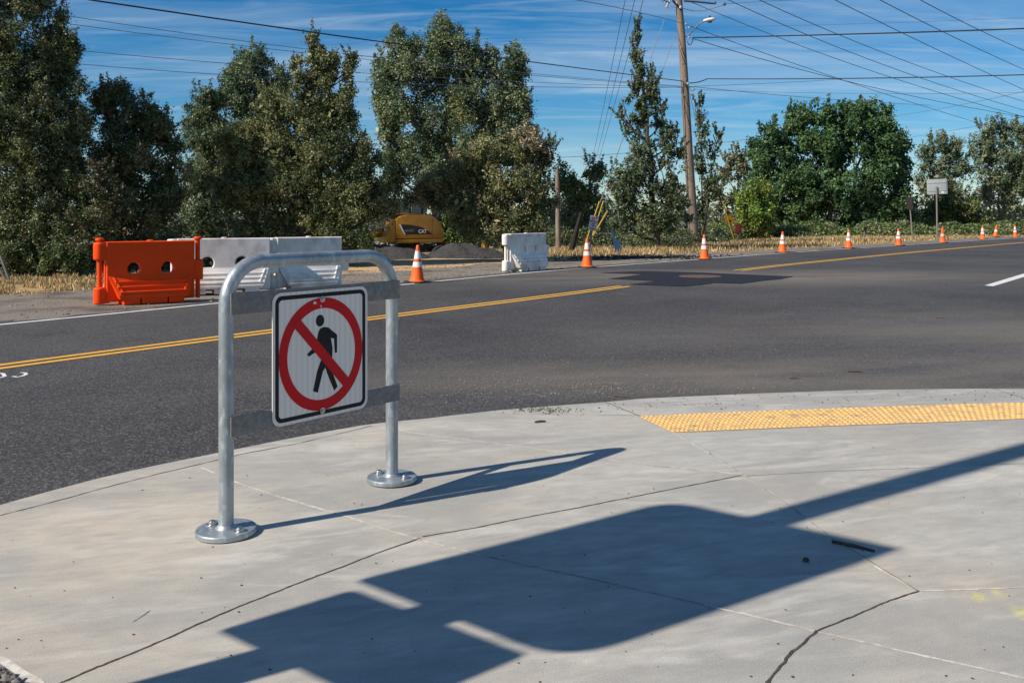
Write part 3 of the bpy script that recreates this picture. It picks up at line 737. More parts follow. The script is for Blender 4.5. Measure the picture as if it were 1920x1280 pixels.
make_barrier('white plastic barrier seen through the top of the steel hoop, left of the excavator', M['white_plastic'], (499 - 960) * 17.75 / 1700 - .02, 17.9, (655 - 960) * 18.9 / 1700, 18.75, pin=False)
make_barrier('white plastic barrier standing alone beside the road in front of the oak', M['white_plastic'], (944 - 960) * 23.6 / 1700, 23.75, (1026 - 960) * 25.2 / 1700, 25.15, pin=False, holes=False, slots=True, H=1.0)

# ------------------------------------------------------------------ text helper
def text_mesh(body, size, m, parent, name, M4, ext=.003, align='CENTER', sx=1.0):
    cu = bpy.data.curves.new(name, 'FONT'); cu.body = body; cu.size = size; cu.extrude = ext; cu.align_x = align; cu.align_y = 'CENTER'; cu.offset = size * .02
    o = bpy.data.objects.new('tmp', cu); COL.objects.link(o)
    dg = bpy.context.evaluated_depsgraph_get(); me = bpy.data.meshes.new_from_object(o.evaluated_get(dg))
    bpy.data.objects.remove(o); bpy.data.curves.remove(cu)
    me.transform(Matrix.Diagonal((sx, 1, 1, 1))); me.transform(M4); me.materials.clear(); me.materials.append(m)
    o = bpy.data.objects.new(name, me); COL.objects.link(o); o.parent = parent
    return o

# ------------------------------------------------------------------ signs and posts on the far side
def post_between(mb, a, b, r, n=10): mb.tube([a, b], r, n)
# no parking sign, leaning right
dn = 30.0; base = PD(1101.5, 488, dn); base.z = terr(base.x, base.y); topc = PD(1114, 404, dn)
ax = (topc - base).normalized()
s = empty('parking_sign', base, 'small white no parking sign leaning right behind a traffic cone', 'sign')
mb = MB(); mb.tube([(0, 0, -.1), (ax * ((topc - base).length - .05)) - Vector((0, -.03, 0))], .028, 8); mb.build('post', M['galv_flat'], s, smooth=True)
lean = atan2(ax.x, ax.z) + .03
w_, h_ = .31, .50
cen = (PD(1112.5, 418.5, dn) - base)
Mp = Matrix.Translation(cen) @ Matrix.Rotation(lean, 4, 'Y') @ Matrix.Rotation(R(18), 4, 'Z')
pn = plate('sign_panel', rrect(-w_ / 2, -h_ / 2, w_ / 2, h_ / 2, .035), 0, .004, M['noparking_white'], s); pn.data.transform(Mp)
Mt = Mp @ Matrix.Translation((0, -.0065, 0)) @ Matrix.Rotation(R(90), 4, 'X')
for tx, sz, zc, mm in (('NO', .115, .165, 'sign_dullred'), ('PARKING', .080, .065, 'sign_dullred'), ('ANY', .055, -.025, 'sign_black'), ('TIME', .055, -.085, 'sign_black')):
    text_mesh(tx, sz, M[mm], pn, 'lettering', Mt @ Matrix.Translation((0, zc, 0)), .001)
ar = plate('arrow', [(-.12, -.18), (-.07, -.145), (-.07, -.167), (.11, -.167), (.11, -.193), (-.07, -.193), (-.07, -.215)], -.0035, .002, M['sign_dullred'], pn); ar.data.transform(Mp)

# back of the large grey guide sign on its post
ds_ = 57.0; base = PD(1757.5, 451, ds_); base.z = terr(base.x, base.y) + .02
s = empty('guide_sign', base, 'large grey back of a rectangular sign on a tall steel post', 'sign')
mb = MB(); mb.tube([(0, 0, -.1), (-.05, 0, (451 - 352) * ds_ / F)], .05, 8); mb.build('post', M['galv_flat'], s, smooth=True)
zc = (CZ - (350 - HY) * ds_ / F) - base.z
mb = MB(); mb.box((0, 0, 0), (1.22, .012, .95)); mb.box((0, -.018, .25), (1.1, .02, .06)); mb.box((0, -.018, -.25), (1.1, .02, .06))
o = mb.build('sign_panel', M['sign_back'], s, bevel=.004); o.location = (.02, .07, zc); o.rotation_euler = (0, R(-2), R(-9))
mb = MB(); mb.box((.31, -.010, -.36), (.13, .004, .12)); o2 = mb.build('sticker', M['cone_white'], o)
# leaning edge-on sign
ds_ = 57; base = PD(1712, 441, ds_)
s = empty('street_sign', base, 'narrow sign seen edge-on at the top of a leaning grey post', 'sign')
t_ = PD(1704.5, 366, ds_) - base
mb = MB(); mb.tube([(0, 0, -.6), t_], .045, 8); mb.build('post', M['galv_flat'], s, smooth=True)
mb = MB(); mb.box((0, -.06, 0), (.12, .6, .75)); o = mb.build('sign_panel', M['machine_black'], s, bevel=.01); o.location = t_ * .80 + Vector((-.02, 0, 0)); o.rotation_euler = (0, R(-5), R(12))
# short post with round plate
ds_ = 50; base = PD(1619, 459, ds_); base.z = terr(base.x, base.y)
s = empty('marker_post', base, 'short leaning grey post with a small dark round plate on top', 'marker')
t_ = PD(1622, 424, ds_) - base
mb = MB(); mb.tube([(0, 0, -.1), t_], .035, 8); mb.build('post', M['galv_flat'], s, smooth=True)
mb = MB(); mb.lathe([(.15, 0), (.15, .012), (.0, .013)], 20, M=Matrix.Translation(t_ * .84 + Vector((0, -.05, 0))) @ Matrix.Rotation(R(75), 4, 'X') @ Matrix.Rotation(R(30), 4, 'Y')); mb.build('round_plate', M['machine_black'], s)
# yellow diamond warning sign
ds_ = 68; base = PD(1360, 449, ds_)
s = empty('warning_sign', base, 'yellow diamond warning sign half hidden by the light green maple', 'sign')
t_ = PD(1366, 410, ds_) - base
mb = MB(); mb.tube([(0, 0, -.5), t_], .04, 8); mb.build('post', M['galv_flat'], s, smooth=True)
dp = plate('sign_panel', rrect(-.40, -.40, .40, .40, .05), 0, .006, M['yellow_sign'], s)
Md = Matrix.Translation(PD(1367, 414, ds_) - base + Vector((0, -.07, 0))) @ Matrix.Rotation(R(8), 4, 'Y') @ Matrix.Rotation(R(20), 4, 'Z') @ Matrix.Rotation(R(45), 4, 'Y')
dp.data.transform(Md)
bd = plate('border', rrect(-.37, -.37, .37, .37, .04), -.006, .003, M['sign_black'], dp, [rrect(-.345, -.345, .345, .345, .03)]); bd.data.transform(Md)
sy_ = plate('symbol', [(-.16, -.10), (-.02, .04), (-.09, .11), (.15, .15), (.11, -.09), (.04, -.02), (-.10, -.16)], -.006, .003, M['sign_black'], dp); sy_.data.transform(Md)
# dark red box on short post
ds_ = 58; base = PD(1384, 456, ds_); base.z = terr(base.x, base.y)
s = empty('marker_post', base, 'dark red and black box on a short post beside the yellow guy guard', 'marker')
mb = MB(); mb.tube([(0, 0, -.1), (0, 0, .5)], .06, 8); mb.build('post', M['bark'], s)
mb = MB(); mb.box((0, 0, .78), (.40, .34, .62)); mb.build('box', M['red_box'], s, bevel=.07)
# stepped blue board leaning in the shade
ds_ = 36; base = PD(1157, 472, ds_)
bb = plate('blue_board', [(a.x, a.z) for a in [PD(x, y, ds_) for x, y in ((1153, 472), (1166, 471), (1161, 450), (1154, 449), (1150, 434), (1146, 432))]], 0, .05, M['blue_board'], None)
bb.location.y = ds_; tag(bb, 'stepped blue board leaning in the shade under the trees', 'board')
# pale bare pole and dark leaning post behind
ds_ = 41
mb = MB(); mb.tube([PD(1047, 486, ds_), PD(1046, 400, ds_), PD(1045, 318, ds_)], [.12, .11, .095], 10)
tag(mb.build('wooden_post', M['bark_pale'], smooth=True), 'thin pale weathered wooden pole between the white barrier and the no parking sign', 'pole')
mb = MB(); mb.tube([PD(1069, 480, 36), PD(1079, 440, 36), PD(1090, 398, 36)], [.13, .11, .07], 8)
tag(mb.build('leaning_post', M['char'], smooth=True), 'dark crooked leaning trunk-like post left of the no parking sign', 'post')
# crossed stakes at far left
for i, (a, b, m, lab) in enumerate((((0, 478), (17, 524), 'galv_flat', 'grey thin stake leaning at the far left edge'), ((-3, 500), (12, 527), 'bark_pale', 'short pale wooden stake leaning at the far left edge'))):
    mb = MB(); mb.tube([PD(*b, 21.0), PD(*a, 21.0)], .028, 7); tag(mb.build('stake', M[m]), lab, 'stake')

# ------------------------------------------------------------------ guy guards
def guard(x0, y0, x1, y1, d0, d1, lab, r=.028):
    mb = MB(); mb.tube([PD(x0, y0, d0), PD((x0 + x1) / 2, (y0 + y1) / 2, (d0 + d1) / 2), PD(x1, y1, d1)], r, 8)
    tag(mb.build('guy_guard', M['guard_yellow'], smooth=True), lab, 'guy guard', 'yellow guards on the guy wires')
guard(1096, 462, 1124, 378, 38, 39, 'leftmost yellow guy wire guard above the no parking sign')
guard(1104, 462, 1131.5, 377, 38, 39, 'middle yellow guy wire guard directly behind the no parking sign')
guard(1112, 442, 1139, 396, 38, 39, 'shorter bright yellow guy wire guard right of the no parking sign', .038)
guard(1378, 453, 1355, 378, 56, 55, 'tall yellow guy wire guard leaning left in front of the diamond sign', .042)

# ------------------------------------------------------------------ utility pole with lamp
du = 46.0
pb = PD(1302, 460, du); pt = PD(1269, -45, du); pb.z = -.6
pole = empty('utility_pole', (pb.x, pb.y, terr(pb.x, pb.y)), 'tall brown wooden utility pole leaning slightly left with a street lamp', 'utility pole')
off = Vector(pole.location)
POLE = [(470, 1302.5, .265), (455, 1301.5, .26), (380, 1297, .245), (300, 1291.8, .225), (225, 1287.6, .212), (150, 1283.3, .20), (67, 1278, .188), (0, 1272.3, .175), (-45, 1268, .17)]
def pole_at(y): return PD(float(np.interp(-y, [-q[0] for q in POLE], [q[1] for q in POLE])), y, du)
pts = [PD(x, y, du) - off for y, x, r_ in POLE]; rads = [r_ for y, x, r_ in POLE]; pts[0].z = -.4
mb = MB()
mb.tube(pts, rads, 18); mb.build('pole_shaft', M['pole_wood'], pole, smooth=True)
mb = MB(); mb.tube([PD(1292, 462, du - .2) - off, PD(1289, 380, du - .2) - off, PD(1277, 150, du - .25) - off], .022, 6); mb.build('conduit', M['galv_flat'], pole)
lm = [PD(x, y, dd) - off for x, y, dd in ((1286, 69, 46), (1292, 66, 45.6), (1302, 54, 45.2), (1312, 45, 44.9), (1322, 39.5, 44.7))]
mb = MB(); mb.tube(lm, .032, 8); mb.build('lamp_arm', M['galv_flat'], pole, smooth=True)
c0 = PD(1330, 37.5, 44.7) - off
mb = MB(); Mh = Matrix.Translation(c0) @ Matrix.Rotation(R(-10), 4, 'Y') @ Matrix.Diagonal((1, .5, .42, 1)); 
prof = [(.02, -.32), (.15, -.26), (.21, -.10), (.23, .08), (.17, .24), (.06, .30), (.0, .31)]
mb.lathe(prof, 16, M=Mh @ Matrix.Rotation(R(90), 4, 'Y')); hd = mb.build('lamp_head', M['lamp_white'], pole, smooth=True)
mb = MB(); mb.lathe([(.05, 0), (.05, .09), (.0, .1)], 10, c=PD(1331, 33.5, 44.7) - off); mb.build('photocell', M['machine_black'], hd)
mb = MB(); mb.lathe([(.13, 0), (.10, -.05), (.0, -.07)], 12, c=PD(1331, 41, 44.7) - off); mb.build('lamp_lens', M['glass'], hd)
# brackets, insulators and hardware
def ball(mb, c, r, sq=1): mb.lathe([(0.001, -r * sq), (r * .7, -r * .7 * sq), (r, 0), (r * .7, r * .7 * sq), (.001, r * sq)], 10, c=c)
mb = MB()
for x, y, r in ((1243, 1, .06), (1247, 4, .05), (1252, 8, .07), (1250, 13, .06), (1256, 3, .05), (1245, -4, .06), (1276, 14, .08), (1269, 6, .06)):
    mb = MB(); ball(mb, PD(x, y, du - .3) - off, r, 1.2); mb.build('insulator', M['porcelain'], pole, smooth=True)
mb = MB(); mb.tube([PD(1240, 0, du - .3) - off, PD(1255, 6, du - .3) - off, PD(1258, -3, du - .3) - off, PD(1272, 12, du - .3) - off], .045, 6)
mb.tube([PD(1262, 2, du - .3) - off, PD(1277, 19, du - .2) - off], .06, 6); mb.build('bracket', M['machine_black'], pole)
mb = MB()
for x, y, r in ((1286, 46, .06), (1293, 52, .07), (1287, 53, .04), (1292, 70, .06), (1290, 157, .07), (1300, 163, .05)):
    mb = MB(); ball(mb, PD(x, y, du - .3) - off, r); mb.build('clamp', M['porcelain'], pole, smooth=True)
mb = MB(); mb.tube([PD(1289, 78, du - .3) - off, PD(1291, 84, du - .3) - off, PD(1295, 84, du - .3) - off, PD(1298, 79, du - .3) - off, PD(1299, 71, du - .3) - off], .022, 6)
mb.build('cable_loop', M['wire'], pole, smooth=True); mb = MB()
mb.tube([PD(1280, 153, du - .3) - off, PD(1288, 166, du - .3) - off, PD(1291, 176, du - .3) - off], .02, 6)
mb.build('cable_loop', M['wire'], pole, smooth=True); mb = MB()
mb.tube([PD(1293, 163, du - .3) - off, PD(1294, 170, du - .3) - off, PD(1300, 171, du - .3) - off, PD(1303, 166, du - .3) - off], .015, 6)
mb.build('cable_loop', M['wire'], pole, smooth=True)
mb = MB(); mb.tube([PD(1282, 2, du - .2) - off, PD(1310, 4, du + .2) - off, PD(1338, 7, du + .5) - off], .05, 8); ball(mb, PD(1340, 6, du + .5) - off, .09); ball(mb, PD(1358, 8, du + .7) - off, .10)
mb.build('strain_insulator', M['wire_grey'], pole, smooth=True)
mb = MB(); mb.tube([PD(x, y, du + .3) - off for x, y in ((1256, 13), (1280, 16), (1300, 21), (1322, 21), (1340, 15), (1357, 10))], .014, 6); mb.build('jumper_wire', M['wire_grey'], pole)
mb = MB()
for k in range(9):
    p = pole_at(330 - 30 * k) - off; mb = MB(); ball(mb, p + Vector((-.1 + .12 * (k % 3 == 0), -.22, 0)), .028); mb.build('step_bolt', M['porcelain'], pole)

# ------------------------------------------------------------------ overhead wires
def wire(pts, d0, d1, lab, r=.016, m='wire', name='overhead_wire', cat='wire', nn=36):
    """a cable through photo points, distance running from d0 to d1"""
    xs = np.array([p[0] for p in pts], float); ys = np.array([p[1] for p in pts], float)
    t = np.concatenate([[0], np.cumsum(np.hypot(np.diff(xs), np.diff(ys)))]); t /= t[-1]
    deg = min(2, len(pts) - 1); cx_ = np.polyfit(t, xs, deg); cy_ = np.polyfit(t, ys, deg)
    out = []
    for i in range(nn + 1):
        u = i / nn; w = 1 / ((1 - u) / d0 + u / d1)
        out.append(PD(float(np.polyval(cx_, u)), float(np.polyval(cy_, u)), w))
    mb = MB(); mb.tube(out, r, 5); o = mb.build(name, M[m], smooth=True)
    tag(o, lab, cat, 'overhead wires'); return o
G = 'wire_grey'
wire([(165, -1), (480, 47), (760, 85), (1100, 128), (1283, 154)], 20, 46, 'thick black cable from the top left of the sky down to the utility pole', .020)
wire([(60, 20), (480, 80), (1000, 139), (1283, 162)], 26, 46, 'upper of the closely paired thin grey wires left of the pole', .010, G)
wire([(60, 36), (480, 88), (1000, 143), (1283, 163)], 26, 46, 'lower of the closely paired thin grey wires left of the pole', .010, G)
wire([(60, 87), (425, 118), (1000, 156), (1283, 164)], 28, 46, 'thin grey wire just above the lowest one crossing the sky at left', .011, G)
wire([(60, 113), (420, 139), (1000, 165), (1300, 163)], 28, 46, 'lowest thin grey wire crossing the sky at left', .011, G)
wire([(1060, -3), (1275, 43), (1293, 48)], 30, 46, 'thin grey wire coming down to the pole beside the lamp arm', .013, G)
wire([(1299, 71), (1520, 67), (1700, 61), (2000, 51)], 46, 34, 'thick black cable running level to the right from below the lamp arm', .030)
wire([(1292, 156), (1310, 154), (1325, 148.5), (1326, 148.3)], 46, 46, 'short black tail of cable bending up from the pole', .026)
wire([(1325, 148), (1520, 148.5), (1700, 145.5), (2000, 138)], 46, 34, 'lower black cable running level to the right of the pole', .022)
wire([(1410, -5), (1561, 58), (1771, 144), (1940, 196)], 30, 60, 'fourth slanting wire from the right in the upper right sky', .014, G)
wire([(1362, 0), (1400, 15), (1520, 67), (1715, 144), (1940, 212)], 34, 60, 'slanting wire starting just above the lamp head', .015, G)
wire([(1280, -2), (1400, 46), (1456, 69), (1670, 146), (1940, 224)], 46, 62, 'slanting wire running down right from the strain insulator', .017, G)
wire([(1555, -5), (1692, 62), (1861, 142), (1950, 182)], 26, 50, 'third slanting wire from the right in the upper right sky', .013, G)
wire([(1640, -5), (1764, 58), (1950, 144)], 24, 45, 'second slanting wire from the right in the upper right sky', .013, G)
wire([(1716, -5), (1835, 56), (1950, 108)], 22, 40, 'rightmost slanting wire crossing the upper right corner', .012, G)
wire([(1293, 49), (1400, 88), (1561, 144), (1835, 231)], 46, 80, 'slanting wire from the clamp below the lamp arm down to the far right trees', .018, G)
wire([(1300, 73), (1400, 103), (1561, 146), (1737, 186), (1940, 223)], 46, 75, 'curving wire from the cable loop down to the right edge', .019, G)
wire([(1358, 8), (1400, 5), (1500, 0)], 47, 50, 'faint wire continuing right from the far strain insulator', .012, G)
wire([(1300, 52), (1500, 48), (1940, 33)], 60, 60, 'faint thin wire crossing right above the thick level cable', .010, G)
wire([(1292, 163), (1400, 171), (1600, 191), (1745, 197)], 46, 75, 'thin wire sagging right from the loop under the lower clamp', .014, G)
wire([(1300, 168), (1650, 176), (1940, 173)], 60, 70, 'faint level wire between the black cable and the maple top', .011, G)
wire([(1302, 162), (1450, 156), (1575, 149)], 46, 50, 'faint short wire meeting the lower black cable from below', .010, G)
wire([(1678, 218), (1790, 199), (1945, 166)], 90, 60, 'thin wire rising right above the far trees', .016, G)
wire([(1705, 258), (1840, 235), (1945, 215)], 90, 60, 'lowest thin wire rising right over the far trees', .016, G)
wire([(1046, 296), (1146, 289), (1340, 270), (1428, 257)], 60, 80, 'low thin wire passing behind the spiky tree and the pole', .016, G)
wire([(1173, -4), (1142, 150), (1112, 293)], 30, 60, 'left one of three steep wires falling left of the spiky tree', .012, G)
wire([(1191, -4), (1154, 150), (1117, 300)], 30, 60, 'middle one of three steep wires falling left of the spiky tree', .012, G)
wire([(1207, -4), (1165, 150), (1122, 302)], 30, 60, 'right one of three steep wires falling left of the spiky tree', .012, G)
wire([(1254, 13), (1210, 140), (1138, 345), (1125, 380)], 46, 39, 'pale guy wire slanting down left from the pole top', .020, 'steel_strand', 'guy_wire', 'guy wire')
wire([(1268, 64), (1232, 150), (1180, 290), (1132, 380)], 46, 39, 'second pale guy wire slanting down left from below the pole top', .014, 'steel_strand', 'guy_wire', 'guy wire')
wire([(1293, 175), (1320, 280), (1356, 380)], 46, 55, 'thin guy wire slanting down right to the tall yellow guard', .012, 'steel_strand', 'guy_wire', 'guy wire')

# ------------------------------------------------------------------ excavator
de = 42.0; zg = terr(-4.5, de)
ex0 = PD(743, 455, de); rz = R(24)
exc = empty('excavator', (ex0.x, ex0.y, zg), 'yellow wheeled excavator parked behind the dirt pile under the trees', 'excavator', rz=rz)
zb, zt = .22 - zg, 1.52 - zg                      # house bottom and top above its ground
def ex_side(px, py):                              # outline in the side plane
    x = (px - 743) * de / F / cos(rz) * 1.0; z = (CZ - (py - HY) * de / F) - zg
    return (x, z)
out = [(743, 448), (743, 411), (752, 405.5), (764, 403), (796, 403), (812, 407), (822, 416), (829, 430), (833, 444), (829, 447.5)]
mb = MB(); pr_ = [ex_side(*p) for p in out]; n = len(pr_); dep = 2.1
vs = [(x, 0, z) for x, z in pr_] + [(x, dep, z) for x, z in pr_]
mb.add(vs, [tuple(range(n)), tuple(range(2 * n - 1, n - 1, -1))] + [(i, n + i, n + (i + 1) % n, (i + 1) % n) for i in range(n)])
house = mb.build('body', M['excavator_yellow'], exc, bevel=.05)
lo_ = [(742, 449), (831, 449), (826, 455.5), (744, 456)]
mb = MB(); pr_ = [ex_side(*p) for p in lo_]; n = 4
vs = [(x, -.03, z) for x, z in pr_] + [(x, dep, z) for x, z in pr_]
mb.add(vs, [tuple(range(n)), tuple(range(2 * n - 1, n - 1, -1))] + [(i, n + i, n + (i + 1) % n, (i + 1) % n) for i in range(n)])
mb.build('lower_rail', M['excavator_yellow'], exc, bevel=.02)
# left nose (counterweight), sunlit
mb = MB(); x1 = -.02
zA, zB = zb + .02, (CZ - (412 - HY) * de / F) - zg
mb.box((-.22, dep / 2, (zA + zB) / 2), (.42, dep - .04, zB - zA)); cw = mb.build('counterweight', M['excavator_yellow'], exc, bevel=.09)
mb = MB(); mb.box((-.435, .55, (zA + zB) / 2 + .05), (.02, .5, .20)); mb.build('grille', M['machine_black'], cw, bevel=.02)
mb = MB(); mb.box((-.44, .32, (zA + zB) / 2 + .05), (.03, .14, .14)); mb.build('work_light', M['lamp_white'], cw, bevel=.02)
# black swoosh decal with lettering
dec = [(748, 421), (768, 421.5), (788, 426), (800, 433), (808, 440), (757, 440)]
bp_ = [ex_side(*p) for p in dec]
d_ = plate('decal', bp_, -.012, .012, M['machine_black'], exc)
wl = [(748, 421), (750.5, 421), (759, 440), (757, 440)]
plate('decal_stripe', [ex_side(*p) for p in wl], -.026, .006, M['cone_white'], d_)
lx, lz = ex_side(790, 434.5); text_mesh('CAT', .23, M['cone_white'], d_, 'lettering', Matrix.Translation((lx, -.029, lz)) @ Matrix.Rotation(R(90), 4, 'X'), .002, sx=.9)
lx, lz = ex_side(766, 433); text_mesh('M318D', .15, M['galv_flat'], d_, 'lettering', Matrix.Translation((lx, -.029, lz)) @ Matrix.Rotation(R(90), 4, 'X'), .002)
mb = MB(); mb.box((1.75, -.004, (zb + zt) / 2), (.012, .012, .9)); mb.build('panel_seam', M['machine_black'], exc)
mb = MB(); mb.box((.8, .9, zt + .03), (1.3, .9, .07)); mb.build('hood', M['excavator_yellow'], exc, bevel=.02)
# cab behind
mb = MB(); cz0, cz1 = zt - .15, zt + .72
mb.box((.7, 1.5, cz1), (1.9, 1.0, .07))
for x in (-.2, .45, 1.0, 1.6):
    for y in (1.03, 1.95): mb.box((x, y, (cz0 + cz1) / 2), (.08, .08, cz1 - cz0))
cab = mb.build('cab', M['machine_black'], exc, bevel=.01)
for x0, x1_ in ((-.14, .39), (.51, .94), (1.06, 1.54)):
    mb = MB(); mb.box(((x0 + x1_) / 2, 1.02, (cz0 + cz1) / 2 - .02), (x1_ - x0, .015, cz1 - cz0 - .08)); mb.build('window', M['glass'], cab)
mb = MB(); mb.box((.8, 1.5, cz0 + .2), (.5, .5, .5)); mb.build('seat', M['machine_black'], cab, bevel=.05)
mb = MB(); mb.tube([(2.15, .4, zt - .15), (2.25, .4, zt + .3)], .035, 8); mb.build('exhaust', M['galv_flat'], exc, smooth=True)
# chassis, wheels, blade, boom
mb = MB(); mb.box((.9, 1.05, .78), (3.4, 1.4, .42)); mb.lathe([(.55, .95), (.55, 1.35)], 20, c=(.9, 1.05, 0)); mb.build('chassis', M['machine_black'], exc, bevel=.03)
for x in (-.35, 2.2):
    for y in (.12, 1.98):
        mb = MB(); mb.lathe([(.30, -.19), (.46, -.20), (.52, -.14), (.53, 0), (.52, .14), (.46, .20), (.30, .19)], 26, M=Matrix.Translation((x, y, .53)) @ Matrix.Rotation(R(90), 4, 'X')); wh = mb.build('wheel', M['rubber'], exc, smooth=True)
        mb = MB(); mb.lathe([(.30, -.20), (.24, -.17), (.10, -.20), (.0, -.2)], 20, M=Matrix.Translation((x, y, .53)) @ Matrix.Rotation(R(90) if y > 1 else R(-90), 4, 'X') @ Matrix.Rotation(pi, 4, 'X')); mb.build('rim', M['machine_black'], wh, smooth=True)
mb = MB(); mb.box((-1.35, 1.0, .55), (.12, 2.2, .62)); mb.box((-1.0, 1.0, .6), (.7, .2, .15)); mb.build('dozer_blade', M['machine_black'], exc, bevel=.02)
bpts = [ex_side(x, y) for x, y in ((742, 436), (715, 438), (690, 446), (673, 450))]
mb = MB()
for i in range(3):
    (xa, za), (xb, zb_) = bpts[i], bpts[i + 1]
    mb.tube([(xa, 1.0, za), (xb, 1.0, zb_)], [.24 - .04 * i, .20 - .04 * i], 4)
mb.build('boom', M['excavator_yellow'], exc, bevel=.02)
mb = MB(); (xa, za) = bpts[3]; mb.tube([(xa, 1, za), (xa - .3, 1, za - .7)], [.12, .16], 6); mb.tube([(xa - .3, 1, za - .7), (xa - .1, 1, .2)], [.35, .15], 5); mb.build('bucket', M['machine_black'], exc)

# second machine arm by the trees at right
da = 37.0
arm = empty('digger_arm', PD(911, 468, da), 'upright yellow digger arm standing under the oak left of the white barrier', 'digger arm')
o0 = Vector(arm.location)
mb = MB(); pts = [PD(909, 470, da) - o0, PD(909.5, 445, da) - o0, PD(913, 425, da) - o0, PD(915, 405, da) - o0]
mb.tube(pts, [.16, .14, .12, .10], 4); bo = mb.build('boom', M['excavator_yellow'], arm, bevel=.015)
for y in (447, 433): 
    mb = MB(); ball(mb, PD(912, y, da - .13) - o0, .055); mb.build('pivot_pin', M['machine_black'], bo)
mb = MB(); mb.tube([PD(915, 468, da) - o0, PD(918, 430, da) - o0], .045, 8); mb.build('ram', M['machine_black'], arm)

# ------------------------------------------------------------------ soil piles
def pile(name, px0, px1, ytop, ybase, d, lab, m, depth=2.5, kind='thing', seed=1):
    r_ = np.random.default_rng(seed); x0 = PD(px0, 403, d).x; x1 = PD(px1, 403, d).x; zt_ = CZ - (ytop - HY) * d / F; zb_ = terr((x0 + x1) / 2, d) - .05
    nx, ny = 60, 24; mb = MB(); vs = []
    for i in range(nx + 1):
        for j in range(ny + 1):
            u, v = 2 * i / nx - 1, 2 * j / ny - 1; h = max(0, 1 - abs(u + .12 * sin(3 * v)) ** 2.1) * max(0, 1 - abs(v) ** 1.7)
            x = (x0 + x1) / 2 + u * (x1 - x0) / 2; y = d + v * depth
            h = h * (1 + .10 * sin(5 * u + seed) + .06 * sin(13 * u + 7 * v)) + r_.normal(0, .022) * (h > 0)
            vs.append((x, y, zb_ + (zt_ - zb_) * h))
    mb.add(vs, [(i * (ny + 1) + j, (i + 1) * (ny + 1) + j, (i + 1) * (ny + 1) + j + 1, i * (ny + 1) + j + 1) for i in range(nx) for j in range(ny)])
    o = mb.build(name, m, smooth=True)
    if o.data.polygons[0].normal.z < 0: o.data.flip_normals()
    return tag(o, lab, 'dirt pile')
pile('dirt_pile', 790, 955, 457, 490, 33.5, 'soil pile right of the excavator, coloured dark as in tree shade', M['pile'], 2.6, seed=3)
pile('dirt_pile', 628, 815, 462, 490, 32.5, 'soil pile in front of the excavator wheels, coloured dark as in tree shade', M['pile'], 2.2, seed=5)

# ------------------------------------------------------------------ off-camera sign post whose shadow falls on the corner
SU = Vector((cos(R(SUN_AZ)), sin(R(SUN_AZ)), 0)); SV = Vector((-SU.y, SU.x, 0)); TE = tan(R(SUN_EL))
def back(px, py, s0=-1.5, z=None):
    """point on the shadow caster: pavement point (photo pixel) followed back along the sun ray to distance s0 along the sun heading"""
    p = P(px, py, .1); s = p.dot(SU)
    k = (s - s0); q = p - SU * k; q.z = .1 + k * TE; return q
pm0 = back(350, 1262 + 22); pm1 = back(1435, 978); pm2 = back(1920, 843)
vdir = (pm2 - pm1).normalized(); basep = pm1 - vdir * ((pm1.z) / vdir.z)
sgp = empty('sign_post', (basep.x, basep.y, .1), 'thick grey sign post with two panels beside the camera, whose shadow crosses the concrete', 'sign post')
o0 = Vector(sgp.location)
mb = MB(); mb.tube([basep - Vector((0, 0, .1)) - o0 + Vector((0, 0, .1)), basep + vdir * (7.5 / vdir.z) - o0], [.098, .09], 20); mb.build('post', M['galv'], sgp, smooth=True)
wdir = (-SV * .92 + SU * .45).normalized(); wn = Vector((-wdir.y, wdir.x, 0))
def shadow_plate(gpts, name, rad):
    """a flat panel in the vertical plane of the post; outline points are where the sun carries it on the pavement"""
    out = []
    for g_ in gpts:
        k = (g_ - basep).dot(wn) / SU.dot(wn); q = g_ - SU * k - basep
        out.append((q.dot(wdir), .1 + k * TE))
    poly = []
    n = len(out)
    for i in range(n):
        a, b, c = Vector(out[i - 1]), Vector(out[i]), Vector(out[(i + 1) % n]); rr_ = rad[i]
        if rr_ <= 0: poly.append(tuple(b)); continue
        p = b + (a - b).normalized() * rr_; q = b + (c - b).normalized() * rr_
        for k in range(9):
            t = k / 8; poly.append(tuple((1 - t) ** 2 * p + 2 * t * (1 - t) * b + t * t * q))
    pl_ = plate(name, [(x, z - .1) for x, z in poly], 0, .006, M['galv_flat'], sgp)
    pl_.data.transform(Matrix.Rotation(atan2(wdir.y, wdir.x), 4, 'Z')); return pl_
shadow_plate([P(668, 1087, .1), P(1062, 1240, .1), P(1692, 1028, .1), P(1258, 938, .1)], 'sign_panel', [.03, .2, .03, .16])
def st(s_, t_): return SU * s_ + SV * t_ + Vector((0, 0, .1))
bl = P(411, 1181, .1); tr = P(990, 1226, .1); tl = P(662, 1104, .1); br = tr - (tl - bl)
shadow_plate([bl, br, tr, tl], 'sign_panel', [.02, .02, .02, .05])

